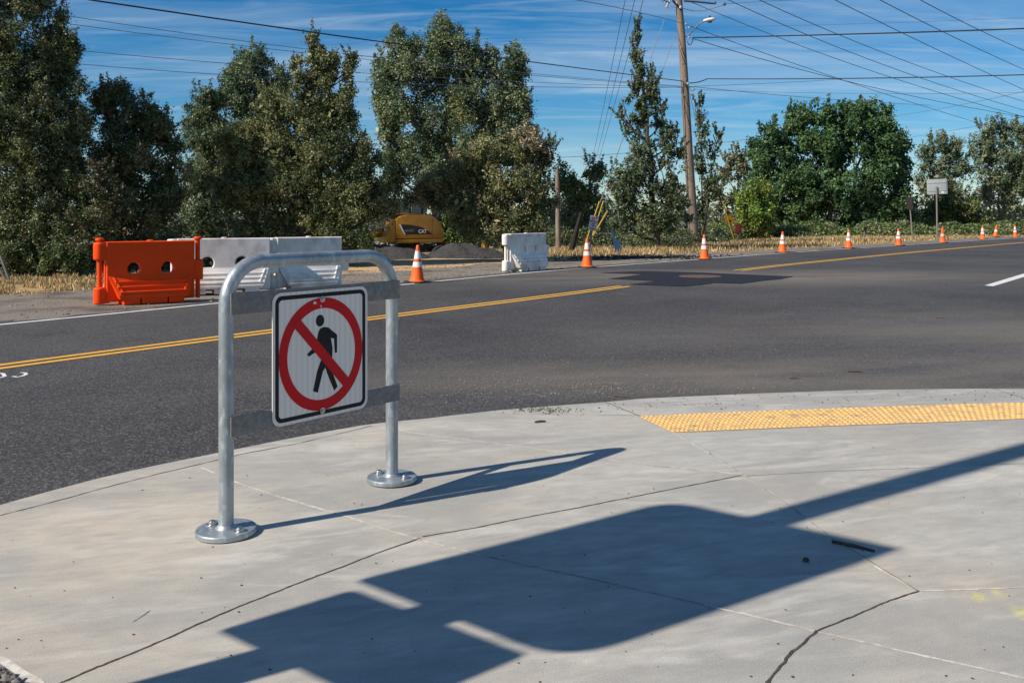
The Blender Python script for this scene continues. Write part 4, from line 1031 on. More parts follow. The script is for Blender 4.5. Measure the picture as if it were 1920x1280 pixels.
# ------------------------------------------------------------------ foliage
def leaf_cloud(cent, nrm, size, col, jitter=0.25, name='crown', parent=None, kind=None):
    """numpy leaves: one rhombus per centre"""
    n = len(cent)
    d = rng.normal(size=(n, 3)); d = d + nrm; d /= np.linalg.norm(d, axis=1)[:, None] + 1e-9      # leaf normal
    t = rng.normal(size=(n, 3)); t -= d * np.sum(t * d, axis=1)[:, None]; t /= np.linalg.norm(t, axis=1)[:, None] + 1e-9
    b = np.cross(d, t); s = size * rng.uniform(.6, 1.35, n)
    L = t * s[:, None] * .5; Wd = b * s[:, None] * .28
    v = np.empty((n, 4, 3)); v[:, 0] = cent - L; v[:, 1] = cent + Wd - L * .1; v[:, 2] = cent + L; v[:, 3] = cent - Wd - L * .1
    v = v.reshape(-1, 3); me = bpy.data.meshes.new(name)
    me.vertices.add(4 * n); me.vertices.foreach_set('co', v.astype(np.float32).ravel())
    me.loops.add(4 * n); me.loops.foreach_set('vertex_index', np.arange(4 * n, dtype=np.int32))
    me.polygons.add(n); me.polygons.foreach_set('loop_start', np.arange(0, 4 * n, 4, dtype=np.int32))
    try: me.polygons.foreach_set('loop_total', np.full(n, 4, dtype=np.int32))
    except Exception: pass
    at = me.attributes.new('leaf_colour', 'FLOAT_COLOR', 'POINT')
    cc = np.ones((n, 4)); cc[:, :3] = np.clip(col * rng.uniform(1 - jitter, 1 + jitter, (n, 1)), 0, 1)
    at.data.foreach_set('color', np.repeat(cc, 4, axis=0).astype(np.float32).ravel())
    me.update(calc_edges=True); me.validate(); me.materials.append(M['leaf'])
    o = bpy.data.objects.new(name, me); COL.objects.link(o)
    if parent: o.parent = parent
    if kind: o['kind'] = kind
    return o

def sines(p, f, ph):
    return (np.sin(p[:, 0] * f + ph) * np.sin(p[:, 1] * f * 1.1 + 2 * ph) + np.sin(p[:, 2] * f * 1.3 + 3 * ph) * np.sin(p[:, 0] * f * .7 - ph) + np.sin((p[:, 0] + p[:, 2]) * f * 1.9 + ph)) / 3

DENS = 5.6
def tree(name, label, d, base, lobes, dens, pal, leaf_px=2.4, cl=14, spread=.55, gap=-.35, bark='bark', trunk_r=.22, cat='tree', group=None, limbs=1.0, depthk=.85, shell=.45, up=.25, stems=None, droop=0.0, tip=0, fill=.45, shoots=1.0, sub=1.0):
    """base: photo px,py of the foot; lobes: (px, py, rx, ry[, depth offset m]) in photo pixels at distance d"""
    k = d / F
    bx = PD(base[0], base[1], d); zg_ = terr(bx.x, bx.y)
    root = empty(name, (bx.x, bx.y, zg_), label, cat, group)
    o0 = np.array([bx.x, bx.y, zg_])
    C = []; Rr = []; AREA = 0
    for lb in lobes:
        c = PD(lb[0], lb[1], d + (lb[4] if len(lb) > 4 else 0)); C.append((c.x, c.y, c.z)); rx, rz_ = lb[2] * k, lb[3] * k
        Rr.append((rx, min(max(rx, .3) , rz_ * 1.6 + .3) * depthk, rz_))
    C = np.array(C); Rr = np.array([np.array(q) for q in Rr])
    cents = []; nrms = []; lid = []
    for i in range(len(C)):
        area = lobes[i][2] * lobes[i][3] * pi
        nc = max(8, int(area * dens * DENS / cl / 3.2))
        K = max(5, int(sub * (7 + area / 650)))
        su = rng.normal(size=(K, 3)); su[:, 2] += .25; su /= np.linalg.norm(su, axis=1)[:, None]
        sc = C[i] + su * Rr[i] * rng.uniform(.5, .95, K)[:, None]
        sr = np.minimum(Rr[i].mean() * rng.uniform(.20, .46, K), 34 * k) 
        which = rng.choice(K, nc, p=sr ** 2 / np.sum(sr ** 2))
        u = rng.normal(size=(nc, 3)); u[:, 2] *= 1.0; u /= np.linalg.norm(u, axis=1)[:, None]
        u = u + su[which] * .55; u /= np.linalg.norm(u, axis=1)[:, None]
        p = sc[which] + u * np.array([1, 1, 1.15]) * (sr[which] * rng.uniform(0, 1, nc) ** shell)[:, None]
        inn = rng.uniform(0, 1, nc) < .12
        p[inn] = C[i] + (p[inn] - C[i]) * rng.uniform(.1, .8, (inn.sum(), 1))
        cents.append(p); nrms.append(u); lid.append(np.full(nc, i))
    cents = np.concatenate(cents); nrms = np.concatenate(nrms); lid = np.concatenate(lid)
    ph = (hash(label) % 97) * 0 + len(label) * .37
    keep = (sines(cents / (k * 60), 1.0 * 2.2, ph) > gap - .12) | (rng.uniform(0, 1, len(cents)) < .25)
    cents = cents[keep]; nrms = nrms[keep]; lid = lid[keep]
    # shoots standing off the crown: short lines of clusters pointing out and up
    ex = []; exn = []; exl = []
    for i in range(len(C)):
        for _ in range(int(shoots * 5) + (1 if lobes[i][2] > 20 else 0)):
            u = rng.normal(size=3); u[2] = abs(u[2]) + .3; u /= np.linalg.norm(u); w = u * .5 + np.array([rng.normal() * .25, rng.normal() * .25, .9]); w /= np.linalg.norm(w)
            ln = rng.uniform(.5, 1.5) * 17 * k; st = C[i] + u * Rr[i] * .95
            for q in np.arange(0, ln, 2.6 * k * 2): ex.append(st + w * q); exn.append(w); exl.append(i)
    if ex: cents = np.concatenate([cents, ex]); nrms = np.concatenate([nrms, exn]); lid = np.concatenate([lid, exl])
    isx = np.zeros(len(cents), bool); isx[len(cents) - len(ex):] = True
    pal = np.array(pal) * np.array([.98, 1.06, .92]); nc = len(cents)
    ci = rng.integers(0, len(pal), nc)
    # palette drifts over the crown so that neighbouring sprays share a colour
    drift = ((sines(cents / (k * 90), 1.7, ph + 1) + 1) / 2 * len(pal)).astype(int) % len(pal)
    ci = np.where(rng.uniform(0, 1, nc) < .6, drift, ci)
    ccol = pal[ci] * rng.uniform(.75, 1.25, (nc, 1))
    # sprays: leaves along a short twig pointing outwards
    n = nc * cl; idx = np.repeat(np.arange(nc), cl)
    sp_ = spread * k * 14
    twig = nrms * 1.0 + rng.normal(size=(nc, 3)) * .55; twig[:, 2] += up - droop * 1.6; twig /= np.linalg.norm(twig, axis=1)[:, None]
    drop = np.where(isx[idx], .45, 1.0)[:, None]
    along = rng.uniform(-1, 1, n)[:, None] * sp_ * (1.0 + tip)
    pos = cents[idx] + (twig[idx] * along + rng.normal(size=(n, 3)) * sp_ * .38) * drop
    sizes = leaf_px * d / 907.0
    size = np.full(n, sizes)
    # the shaded inside of the crown: larger overlapping leaves round each limb
    core = [pos - o0]; cn = [nrms[idx] * .8 + np.array([0, 0, .5])]; cs = [size]; cc_ = [ccol[idx]]
    if fill > 0:
        for i in range(len(C)):
            m_ = int(lobes[i][2] * lobes[i][3] * pi * .06 * fill)
            if m_ < 4: continue
            u = rng.normal(size=(m_, 3)); u /= np.linalg.norm(u, axis=1)[:, None]
            core.append(C[i] + u * Rr[i] * (rng.uniform(0, 1, m_) ** .5 * .66)[:, None] - o0); cn.append(u); cs.append(np.full(m_, sizes * 2.6)); cc_.append(pal[rng.integers(0, len(pal), m_)])
    leaf_cloud(np.concatenate(core), np.concatenate(cn), np.concatenate(cs), np.concatenate(cc_), .22, 'crown', root)
    # trunk, limbs, twigs
    mb = MB()
    axis = stems or [[(base[0], base[1] + 6), (lobes[0][0], lobes[0][1])]]
    tops = []
    for st in axis:
        pts = [np.array(PD(x, y, d)) for x, y in st]; pts[0][2] = zg_ - .3
        L = []
        for a_, b_ in zip(pts[:-1], pts[1:]):
            for i in range(5): L.append(a_ + (b_ - a_) * i / 5 + rng.normal(size=3) * .03 * (i > 0) * d / 30)
        L.append(pts[-1]); rad = [.75 * trunk_r * (1 - .88 * i / (len(L) - 1)) for i in range(len(L))]
        mb.tube([p - o0 for p in L], rad, 9); tops += [(L[i], rad[i]) for i in range(len(L))]
    for i in range(len(C)):
        # limb from the nearest lower point of a stem to the lobe centre
        cand = [(np.linalg.norm(C[i] - p) + 3 * max(0, p[2] - C[i][2] + Rr[i][2] * .6), p, r) for p, r in tops]
        _, p, r = min(cand, key=lambda q: q[0])
        mid = (p + C[i]) / 2 + np.array([0, 0, -.12 * np.linalg.norm(C[i] - p)]) + rng.normal(size=3) * .05
        mb.tube([p - o0, mid - o0, C[i] - o0], [min(r * .5, .09), min(r * .35, .055), .02], 6, caps=False)
        sel = np.where(lid == i)[0]
        if len(sel):
            for q in rng.choice(sel, min(len(sel), int(9 * limbs) + 1), replace=False):
                s_ = C[i] * .6 + p * .4 if rng.uniform() < .5 else C[i]
                m_ = (s_ + cents[q]) / 2 + rng.normal(size=3) * .06 * d / 30
                mb.tube([s_ - o0, m_ - o0, cents[q] - o0], [.022 * d / 30, .014 * d / 30, .005 * d / 30], 4, caps=False)
    mb.build('trunk', M[bark], root, smooth=True)
    return root

OLIVE = [(0.200, 0.200, 0.085), (0.135, 0.148, 0.062), (0.260, 0.245, 0.120), (0.090, 0.105, 0.046)]
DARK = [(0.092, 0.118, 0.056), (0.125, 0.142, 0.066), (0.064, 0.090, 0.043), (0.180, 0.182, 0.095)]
EUC = [(0.150, 0.190, 0.108), (0.115, 0.158, 0.090), (0.215, 0.240, 0.142), (0.085, 0.125, 0.074)]
MAPLE = [(0.062, 0.120, 0.052), (0.050, 0.098, 0.045), (0.084, 0.148, 0.060), (0.110, 0.172, 0.068)]
LIME = [(0.18, 0.26, 0.050), (0.14, 0.22, 0.042), (0.26, 0.27, 0.060), (0.11, 0.18, 0.036)]
PINK = [(0.40, 0.29, 0.21), (0.26, 0.23, 0.12), (0.30, 0.25, 0.15), (0.18, 0.18, 0.09)]
BROWN = [(0.15, 0.085, 0.05), (0.10, 0.075, 0.045), (0.09, 0.095, 0.05)]
GREY = [(0.175, 0.205, 0.135), (0.135, 0.170, 0.108), (0.23, 0.235, 0.155)]  # pale tone also stands in for distance haze on the far-right trees
BUSH = [(0.105, 0.160, 0.048), (0.145, 0.198, 0.060), (0.075, 0.115, 0.038), (0.18, 0.195, 0.085)]

T = 'trees beyond the road'
tree('evergreen_tree', 'tallest dark evergreen tree at the left edge, its top cut by the photo', 23.5, (60, 520),
     [(20, -30, 62, 70), (60, 20, 36, 50), (108, 40, 12, 45), (92, 85, 34, 55), (20, 110, 90, 80), (125, 110, 20, 45), (140, 90, 8, 30), (100, 180, 60, 70), (30, 220, 100, 80), (120, 260, 48, 65), (50, 320, 100, 70), (120, 350, 50, 60), (120, 420, 55, 50), (20, 430, 90, 60), (-60, 150, 80, 200), (150, 230, 18, 50)],
     .62, DARK + OLIVE[:2], group=T, trunk_r=.28, gap=-.22)
tree('broadleaf_tree', 'dark green tree with reddish brown dead patches right of the tallest evergreen', 25, (205, 515),
     [(205, 205, 42, 55), (270, 225, 45, 50), (310, 255, 38, 50), (235, 300, 75, 70), (320, 320, 32, 50), (200, 370, 60, 70), (290, 390, 62, 65), (230, 450, 80, 45), (330, 370, 24, 40)],
     .62, DARK + BROWN[:1] + BUSH[:1], group=T, gap=-.25)
tree('dead_shrub', 'reddish brown dying shrub in the shade left of the orange barrier', 22.5, (185, 515), [(190, 345, 34, 40), (205, 400, 44, 50), (170, 430, 40, 45)], .30, BROWN + DARK[:2], cat='shrub', trunk_r=.08, gap=-.1)
tree('poplar_tree', 'smooth narrow green tree behind, at the sky gap in the left half', 38, (390, 480),
     [(385, 205, 34, 42), (382, 270, 36, 70), (385, 360, 40, 80), (410, 250, 35, 60), (395, 430, 45, 50)], .62, EUC + DARK[:2], group=T, gap=-.6, droop=.3)
tree('poplar_tree', 'tall smooth grey-green tree rising behind the left oak', 40, (480, 480),
     [(470, 130, 40, 42), (455, 190, 45, 60), (500, 185, 40, 60), (520, 170, 25, 40), (470, 270, 60, 70), (450, 360, 50, 60)], .62, EUC, group=T, gap=-.6, droop=.3)
tree('oak_tree', 'broad dark oak with pointed spires above the white barriers', 27, (560, 500),
     [(588, 95, 15, 45), (585, 150, 28, 50), (618, 140, 16, 50), (556, 150, 13, 45), (655, 140, 11, 48), (645, 200, 24, 42), (500, 205, 36, 50), (560, 225, 60, 60), (615, 235, 55, 60), (450, 270, 42, 55), (520, 300, 80, 70), (610, 310, 80, 70), (680, 310, 38, 60), (460, 370, 60, 60), (560, 390, 90, 60), (660, 385, 72, 55), (705, 385, 36, 45), (500, 440, 70, 42), (620, 450, 80, 42), (430, 330, 25, 50), (722, 398, 24, 14)],
     .64, OLIVE + DARK[:2], group=T, trunk_r=.3, gap=-.28, stems=[[(560, 510), (570, 400), (585, 120)], [(480, 500), (470, 400), (460, 300)]])
tree('eucalyptus_tree', 'tallest rounded grey-green eucalyptus in the middle with drooping leaves', 44, (830, 490),
     [(755, 105, 42, 42), (735, 150, 42, 45), (712, 185, 24, 60), (828, 85, 38, 48), (810, 140, 55, 60), (875, 105, 32, 45), (880, 150, 50, 50), (925, 130, 32, 38), (960, 125, 28, 36), (955, 180, 40, 50), (982, 190, 17, 55), (760, 210, 60, 45), (850, 215, 70, 50), (930, 225, 48, 40), (725, 250, 30, 50), (800, 290, 60, 50), (880, 280, 60, 45), (940, 265, 40, 30), (740, 330, 45, 55), (840, 350, 60, 50)],
     .52, EUC + OLIVE[:1], group=T, bark='bark_pale', trunk_r=.32, gap=-.30, droop=.9, spread=.7, leaf_px=2.5,
     stems=[[(830, 500), (835, 330), (850, 200), (830, 100)], [(830, 420), (800, 260), (760, 210), (745, 130)], [(835, 380), (840, 200), (880, 130)], [(835, 360), (905, 240), (960, 170)]])
tree('oak_tree', 'wide oak with pinkish dry leaves above the lone white barrier', 29.5, (965, 490),
     [(930, 290, 55, 45), (985, 290, 40, 45), (1010, 320, 32, 50), (890, 320, 60, 45), (830, 345, 45, 32), (795, 355, 28, 22), (960, 360, 72, 50), (1015, 385, 32, 50), (880, 380, 60, 35), (990, 425, 50, 35), (930, 415, 60, 35), (1000, 255, 14, 26), (1030, 290, 12, 30), (875, 410, 30, 30), (775, 374, 26, 12), (810, 378, 20, 12)],
     .62, OLIVE[:4] + PINK[:1] + DARK[:1], group=T, trunk_r=.2, gap=-.28, stems=[[(965, 500), (955, 430), (940, 330)], [(965, 470), (920, 400), (870, 350)]])
tree('young_tree', 'slim olive tree between the lone white barrier and the guy wires', 47, (1090, 480),
     [(1060, 345, 22, 40), (1110, 325, 26, 28), (1105, 370, 36, 42), (1070, 400, 30, 45), (1115, 430, 34, 36), (1080, 450, 45, 25)], .50, GREY + BUSH[:1], group=T, gap=-.1, trunk_r=.12)
tree('spire_tree', 'tall spiky tree with a thin sparse top left of the utility pole', 40, (1233, 480),
     [(1192, 65, 4, 22), (1192, 100, 8, 28), (1200, 140, 12, 30), (1190, 175, 14, 25), (1210, 180, 18, 28), (1228, 165, 10, 14), (1210, 225, 22, 32), (1240, 232, 16, 18), (1215, 275, 36, 30), (1258, 258, 16, 18), (1178, 250, 18, 18), (1165, 222, 8, 14), (1262, 290, 22, 30), (1200, 325, 52, 35), (1262, 335, 34, 38), (1165, 345, 32, 40), (1220, 385, 66, 40), (1165, 400, 32, 30), (1270, 400, 30, 34), (1230, 425, 50, 26), (1180, 428, 36, 22), (1222, 148, 7, 20), (1240, 200, 10, 12)],
     .40, DARK + EUC[:2] + GREY[:1], group=T, gap=.0, fill=.15, trunk_r=.2, leaf_px=2.5, spread=.42, stems=[[(1233, 485), (1222, 330), (1205, 150), (1191, 60)]])
tree('sparse_tree', 'thin half-bare tree just right of the utility pole', 48, (1318, 475),
     [(1312, 215, 8, 32), (1315, 260, 12, 25), (1318, 310, 16, 30), (1335, 290, 12, 14), (1345, 265, 6, 16), (1330, 345, 22, 25), (1315, 390, 16, 30), (1325, 375, 20, 20)], .34, DARK + GREY[:1], group=T, gap=.0, fill=.2, trunk_r=.09, leaf_px=2.5, spread=.4,
     stems=[[(1318, 485), (1316, 350), (1310, 195)], [(1318, 390), (1335, 310), (1346, 258)]])
tree('pine_tree', 'loose grey-brown tree with bare tan limbs left of the big maple', 78, (1385, 455),
     [(1368, 305, 16, 20), (1358, 330, 16, 22), (1385, 300, 14, 18), (1395, 325, 18, 30), (1350, 355, 14, 14), (1355, 378, 18, 14), (1380, 375, 16, 16), (1345, 415, 16, 16), (1370, 420, 22, 18), (1340, 370, 10, 8)], .42, GREY + BROWN[:1], group=T, bark='bark_pale', fill=.4, gap=-.05, trunk_r=.16, spread=.4,
     stems=[[(1392, 470), (1380, 380), (1366, 320)], [(1390, 430), (1392, 350), (1394, 310)], [(1388, 420), (1362, 385), (1350, 350)]])
tree('small_maple', 'small light green maple turning yellow beside the yellow guard', 60, (1422, 462),
     [(1415, 362, 28, 20), (1400, 385, 24, 20), (1440, 385, 20, 24), (1418, 400, 40, 24), (1400, 420, 22, 16), (1436, 422, 24, 16)], .66, LIME, group=T, gap=-.5, trunk_r=.12, up=.1)
tree('maple_tree', 'largest rounded deep green maple in the right half', 76, (1560, 455),
     [(1490, 225, 30, 24), (1535, 222, 34, 28), (1590, 215, 24, 20), (1625, 218, 34, 26), (1660, 235, 22, 26), (1455, 260, 36, 32), (1520, 265, 50, 40), (1590, 265, 50, 40), (1650, 275, 40, 40), (1685, 290, 20, 30), (1430, 300, 30, 36), (1480, 320, 50, 46), (1560, 325, 60, 46), (1640, 330, 50, 46), (1695, 335, 22, 34), (1440, 360, 40, 40), (1520, 380, 60, 40), (1600, 385, 60, 36), (1670, 385, 44, 36), (1480, 415, 50, 26), (1560, 425, 60, 22), (1640, 420, 55, 24), (1700, 400, 20, 26)],
     .60, MAPLE, group=T, gap=-.42, trunk_r=.4, leaf_px=2.8, stems=[[(1560, 465), (1555, 380), (1520, 260)], [(1562, 440), (1600, 360), (1620, 260)], [(1558, 430), (1500, 360), (1460, 300)]])
tree('background_tree', 'grey-green open tree between the maple and the grey sign', 88, (1760, 455),
     [(1745, 285, 24, 24), (1778, 278, 26, 22), (1765, 320, 40, 30), (1800, 320, 22, 30), (1735, 350, 20, 30), (1770, 370, 30, 30)], .46, GREY + EUC[:1], group=T, gap=-.15, trunk_r=.2)
tree('background_shrub', 'bushy olive green shrub right behind the grey sign', 80, (1800, 450),
     [(1790, 375, 34, 30), (1820, 395, 28, 26), (1775, 410, 32, 24), (1830, 420, 26, 16), (1745, 405, 20, 26)], .58, BUSH + OLIVE[:1], group=T, gap=-.35, trunk_r=.12, cat='shrub')
tree('background_tree', 'pale airy tree at the right edge of the photo', 92, (1880, 445),
     [(1838, 300, 22, 30), (1925, 330, 34, 40), (1880, 350, 34, 30), (1855, 250, 26, 20), (1885, 245, 26, 16), (1915, 250, 26, 16), (1850, 285, 28, 24), (1895, 290, 34, 26), (1940, 280, 26, 30), (1860, 330, 26, 26), (1905, 340, 28, 24), (1850, 375, 18, 24), (1895, 385, 20, 22), (1935, 350, 26, 30), (1880, 415, 28, 14), (1945, 420, 30, 20)], .55, GREY + EUC[:2], group=T, bark='bark_pale', gap=-.05, trunk_r=.2,
     stems=[[(1873, 450), (1872, 350), (1860, 260)], [(1900, 450), (1900, 350), (1910, 260)]])
# lighter background shrubs glimpsed between the trunks
for i, (x, y, rx, ry, d, lab) in enumerate((
        (860, 430, 34, 34, 43.5, 'bright green fir-like shrub between excavator and digger arm'),
        (665, 462, 30, 26, 37, 'small green shrub below the yellow boom at left'),
        (1100, 450, 34, 34, 52, 'light green bush behind the no parking sign'),
        (120, 480, 60, 30, 23, 'ivy-covered shrub at the foot of the tallest evergreen'),
        (25, 485, 45, 36, 23, 'low grey-green shrub at the far left edge'),
        (300, 480, 70, 34, 26.5, 'dark low shrub behind the orange barrier'))):
    tree('shrub', lab, d, (x, y + ry), [(x, y, rx, ry), (x + rx * .5, y + ry * .2, rx * .7, ry * .7), (x - rx * .5, y + ry * .2, rx * .7, ry * .7)], .62, BUSH if i in (0, 1, 2) else DARK + BUSH[:1], cat='shrub', trunk_r=.06, gap=-.5)

# bramble hedge under the trees and far wood: one uncountable mass each
def mass(name, label, pts, n, pal, leaf, thick=1.2, kind='stuff', cat='undergrowth'):
    """pts: (x, y, height) along a line; leaves fill a low uneven bank"""
    pts = np.array(pts, float); seg = np.linalg.norm(np.diff(pts[:, :2], axis=0), axis=1); cum = np.concatenate([[0], np.cumsum(seg)])
    s = rng.uniform(0, cum[-1], n); x = np.interp(s, cum, pts[:, 0]); y = np.interp(s, cum, pts[:, 1]); h = np.interp(s, cum, pts[:, 2])
    h = h * (.75 + .3 * np.sin(s * 1.3) * np.sin(s * .37 + 1) + .12 * np.sin(s * 4.1))
    v = rng.uniform(-1, 1, n); hh = h * np.sqrt(np.clip(1 - v ** 2, 0, 1)); z = hh * rng.uniform(0, 1, n) ** .5
    dirn = np.array([-(pts[-1, 1] - pts[0, 1]), pts[-1, 0] - pts[0, 0]]); dirn /= np.linalg.norm(dirn)
    x = x + dirn[0] * v * thick; y = y + dirn[1] * v * thick
    g_ = np.array([terr(a, b) for a, b in zip(x[::40], y[::40])]); g_ = np.repeat(g_, 40)[:n]
    pos = np.stack([x, y, z + g_], 1); pal = np.array(pal)
    blob = ((np.sin(x * 1.7) * np.sin(y * 1.3) + np.sin(z * 4 + x) + 2) / 4 * len(pal)).astype(int) % len(pal)
    ci = np.where(rng.uniform(0, 1, n) < .6, blob, rng.integers(0, len(pal), n))
    o = leaf_cloud(pos, np.tile([0, -.5, .6], (n, 1)), np.full(n, leaf), pal[ci], .25, name)
    return tag(o, label, cat, kind=kind)
def L3(px, d, h): p = PD(px, 403, d); return (p.x, p.y, h)
mass('bramble_hedge', 'low green bramble undergrowth under the right trees', [L3(1320, 60, 1.0), L3(1400, 62, 1.1), L3(1500, 62, 1.1), L3(1600, 62, 1.2), L3(1700, 64, 1.2), L3(1800, 66, 1.0), L3(1940, 72, 1.2)], 26000, BUSH + OLIVE[:1], .20, 1.6)
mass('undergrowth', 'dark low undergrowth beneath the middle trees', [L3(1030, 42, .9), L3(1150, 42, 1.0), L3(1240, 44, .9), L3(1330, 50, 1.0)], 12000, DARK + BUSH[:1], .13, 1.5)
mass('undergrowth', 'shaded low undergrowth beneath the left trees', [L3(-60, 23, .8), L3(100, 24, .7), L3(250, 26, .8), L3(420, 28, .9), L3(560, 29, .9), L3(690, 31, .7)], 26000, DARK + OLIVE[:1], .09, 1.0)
mass('far_wood', 'hazy distant wood beyond the bluff', [L3(250, 150, 10), L3(600, 150, 9), L3(1000, 150, 9), L3(1500, 170, 9), L3(2000, 200, 10)], 26000, [(0.05, 0.075, 0.05), (0.06, 0.085, 0.06)], 1.1, 12)

# dry grass tufts along the verge (stuff)
def grass(name, label, a0, a1, e0, e1, n, h0, h1, pal, clump=.3):
    a = rng.uniform(a0, a1, n); e = rng.uniform(0, 1, n) ** .8 * (e1 - e0) + e0
    E = np.array([EDGE(q) for q in np.linspace(a0, a1, 400)]); q = np.interp(a, np.linspace(a0, a1, 400), E) + e
    x = UA.x * a + UQ.x * q; y = UA.y * a + UQ.y * q
    dens = np.sin(x * 1.9 + 1) * np.sin(y * 2.3) + .6 * np.sin(x * 5.1 + y * 4.0); keep = (dens > -.5) & ~((a > 13) & (a < 26.5) & (e < 7.4))
    x, y, e = x[keep], y[keep], e[keep]; n = len(x)
    z = np.array([terr(u, v) for u, v in zip(x, y)]); h = rng.uniform(h0, h1, n) * np.clip(.35 + (e - e0) * .35, 0, 1)
    an = rng.uniform(0, 2 * pi, n); lx = rng.normal(0, .35, n) * h; ly = rng.normal(0, .35, n) * h; w = .012 + .010 * (y / 25)
    v = np.empty((n, 3, 3)); v[:, 0] = np.stack([x - np.cos(an) * w, y - np.sin(an) * w, z], 1); v[:, 1] = np.stack([x + np.cos(an) * w, y + np.sin(an) * w, z], 1); v[:, 2] = np.stack([x + lx, y + ly, z + h], 1)
    me = bpy.data.meshes.new(name); me.vertices.add(3 * n); me.vertices.foreach_set('co', v.astype(np.float32).ravel())
    me.loops.add(3 * n); me.loops.foreach_set('vertex_index', np.arange(3 * n, dtype=np.int32)); me.polygons.add(n); me.polygons.foreach_set('loop_start', np.arange(0, 3 * n, 3, dtype=np.int32))
    at = me.attributes.new('leaf_colour', 'FLOAT_COLOR', 'POINT'); pal = np.array(pal); cc = np.ones((n, 4)); cc[:, :3] = pal[rng.integers(0, len(pal), n)] * rng.uniform(.7, 1.3, (n, 1))
    at.data.foreach_set('color', np.repeat(cc, 3, axis=0).astype(np.float32).ravel()); me.update(calc_edges=True); me.validate(); me.materials.append(M['leaf'])
    o = bpy.data.objects.new(name, me); COL.objects.link(o); return tag(o, label, 'grass', kind='stuff')
STRAW = [(0.58, 0.40, 0.19), (0.44, 0.30, 0.14), (0.66, 0.48, 0.25), (0.32, 0.23, 0.10)]
grass('dry_grass', 'dry straw-coloured grass along the far verge', 26, 95, 2.0, 9.5, 52000, .05, .27, STRAW + [(0.16, 0.16, 0.06)])
grass('dry_grass', 'short dry grass at the left verge before the trees', -5, 15, 4.0, 9.5, 26000, .04, .16, STRAW + [(0.14, 0.14, 0.05)])

# stones and debris
def stones(name, label, pos, smin, smax, m, cat='debris', flat=.6):
    mb = MB(); ico = [(0, 0, 1), (.9, 0, .2), (.3, .85, .25), (-.7, .5, .2), (-.7, -.5, .25), (.3, -.85, .2), (0, 0, -.6)]
    fc = [(0, 1, 2), (0, 2, 3), (0, 3, 4), (0, 4, 5), (0, 5, 1), (6, 2, 1), (6, 3, 2), (6, 4, 3), (6, 5, 4), (6, 1, 5)]
    for p in pos:
        s = smin + (smax - smin) * random.random() ** 2.2; a = random.uniform(0, 6.28); sx, sy_ = random.uniform(.6, 1.4), random.uniform(.6, 1.2)
        mb.add([(p[0] + s * (x * sx * cos(a) - y * sy_ * sin(a)), p[1] + s * (x * sx * sin(a) + y * sy_ * cos(a)), p[2] + s * flat * (z + .3)) for x, y, z in ico], fc)
    o = mb.build(name, m); return tag(o, label, cat, kind='stuff')
pos = []
for _ in range(5200):
    a = random.uniform(2, 24); e = random.uniform(.35, 4.4) ; q = EDGE(a) + e; p = xy(a, q)
    if 11 < a < 22 or random.random() < .35: pos.append((p.x, p.y, terr(p.x, p.y) + .04))
stones('gravel', 'loose gravel on the far shoulder', pos, .012, .045, M['stone'], 'gravel')
pos = []
for _ in range(1500):
    x = random.gauss(1180, 90); y = random.gauss(482, 2.2) 
    p = P(x, min(489, max(477, y))); pos.append((p.x, p.y, .0))
pos = [p for p in pos if (lambda a, q: q > EDGE(a) + .25)(*aq(Vector((p[0], p[1]))))]
stones('asphalt_crumbs', 'black broken asphalt crumbs on the shoulder beyond the edge line', pos, .02, .07, M['patch'], 'asphalt crumbs')
pos = []
for _ in range(230): pos.append(tuple(SW(random.uniform(0, 1920), random.uniform(800, 1279), .001)))
stones('debris', 'small dark crumbs scattered over the open concrete', pos, .0015, .0062, M['debris']); pos = []
for _ in range(330):
    x = random.uniform(1080, 1920); pos.append(tuple(SW(x, np.interp(x, [1080, 1400, 1920], [764, 752, 741]) + random.gauss(0, 7), .002)))
for _ in range(420): pos.append(tuple(SW(random.gauss(1020, 34), random.gauss(769.5, 3.2) + .0, .002)))
stones('debris', 'dark crumbs and leaf bits gathered along the kerb and yellow strip', pos, .002, .0095, M['debris'])
pos = []
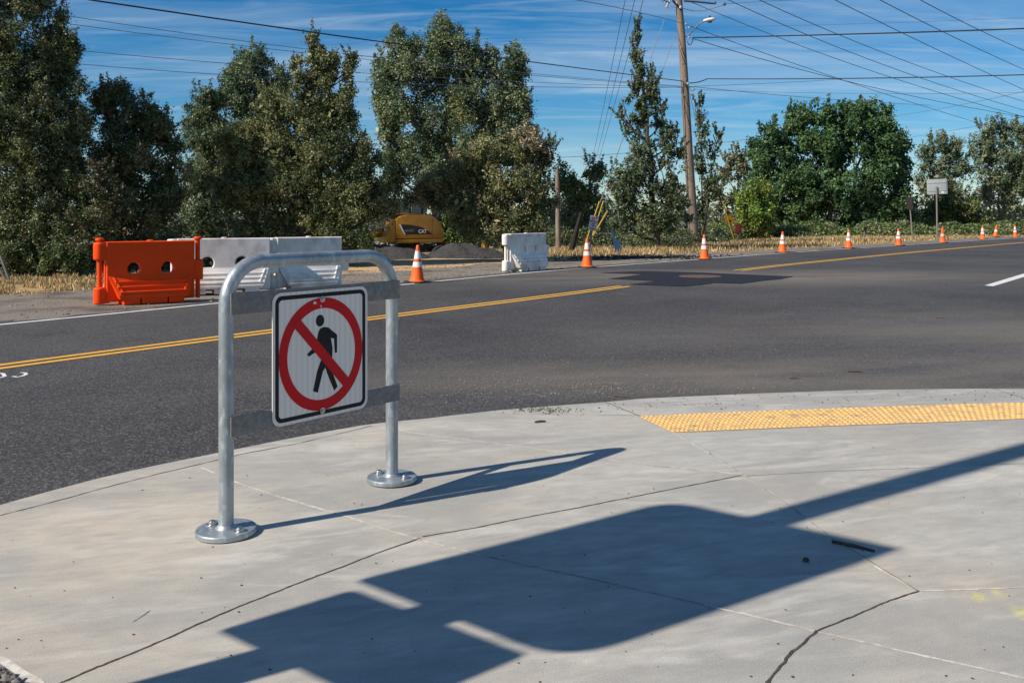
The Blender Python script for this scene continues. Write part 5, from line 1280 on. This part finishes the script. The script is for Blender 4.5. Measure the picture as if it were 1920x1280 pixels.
for _ in range(2200):
    x = random.gauss(1090, 170); y = random.gauss(725, 16)
    lim = np.interp(x, [560, 690, 940, 1200, 1600], [810, 790, 764, 744, 728]) - 2
    if y < lim and y > 640: pos.append(tuple(P(x, y, .001)))
for _ in range(500):
    pos.append(tuple(P(random.uniform(1000, 1920), random.uniform(560, 724), .001)))
pos = [p for p in pos if p[1] > Yk(p[0]) + .02]
stones('loose_chippings', 'pale loose chippings on the asphalt near the kerb', pos, .003, .012, M['stone'], 'chippings')
pos = [tuple(SW(random.uniform(-60, 45), random.uniform(1248, 1300), .004)) for _ in range(1)]
pos = []
for _ in range(420):
    p = SW(random.uniform(-70, 60), random.uniform(1235, 1330), .012)
    u = HX + F * p.x / p.y; v = HY + F * (CZ - p.z) / p.y
    if v > 1250 + max(0, u) * .75: pos.append(tuple(p))
stones('gravel', 'grey pebbles in the bed at the bottom left corner', pos, .006, .018, M['stone'], 'gravel')

# single bits one can point at
def twig(a, b, r, lab, z=.006, onroad=False):
    f = (lambda x, y: P(x, y, z)) if onroad else (lambda x, y: SW(x, y, z))
    p0, p1 = f(*a), f(*b); mb = MB(); mid = (p0 + p1) / 2 + Vector((0, .004, .002)); mb.tube([p0, mid, p1], [r, r * 1.1, r * .7], 7)
    tag(mb.build('twig', M['debris']), lab, 'twig')
twig((1560, 1017), (1640, 1035), .007, 'long dark twig lying in the tip of the big shadow')
twig((1003, 792.5), (1023, 791), .008, 'short brown twig on the concrete below the kerb debris')
mb = MB(); p = SW(1511, 1053, .008); mb.lathe([(.001, -.006), (.012, -.003), (.014, .003), (.008, .009), (.001, .011)], 9, c=p)
tag(mb.build('seed_cone', M['debris'], smooth=True), 'small brown cone-shaped pebble in the big shadow below the long twig', 'pebble')
for a, b in (((1480, 708), (1500, 709)), ((1590, 696), (1620, 697)), ((1150, 741), (1172, 744)), ((1755, 595), (1772, 596))):
    twig(a, b, .006, {1480: 'thin tan wood sliver on the asphalt, leftmost above the ramp', 1590: 'tan wood sliver on the asphalt above the middle of the yellow strip', 1150: 'tan wood sliver next to the kerb left of the yellow strip', 1755: 'tan wood sliver far right on the asphalt'}[a[0]], .008, True)
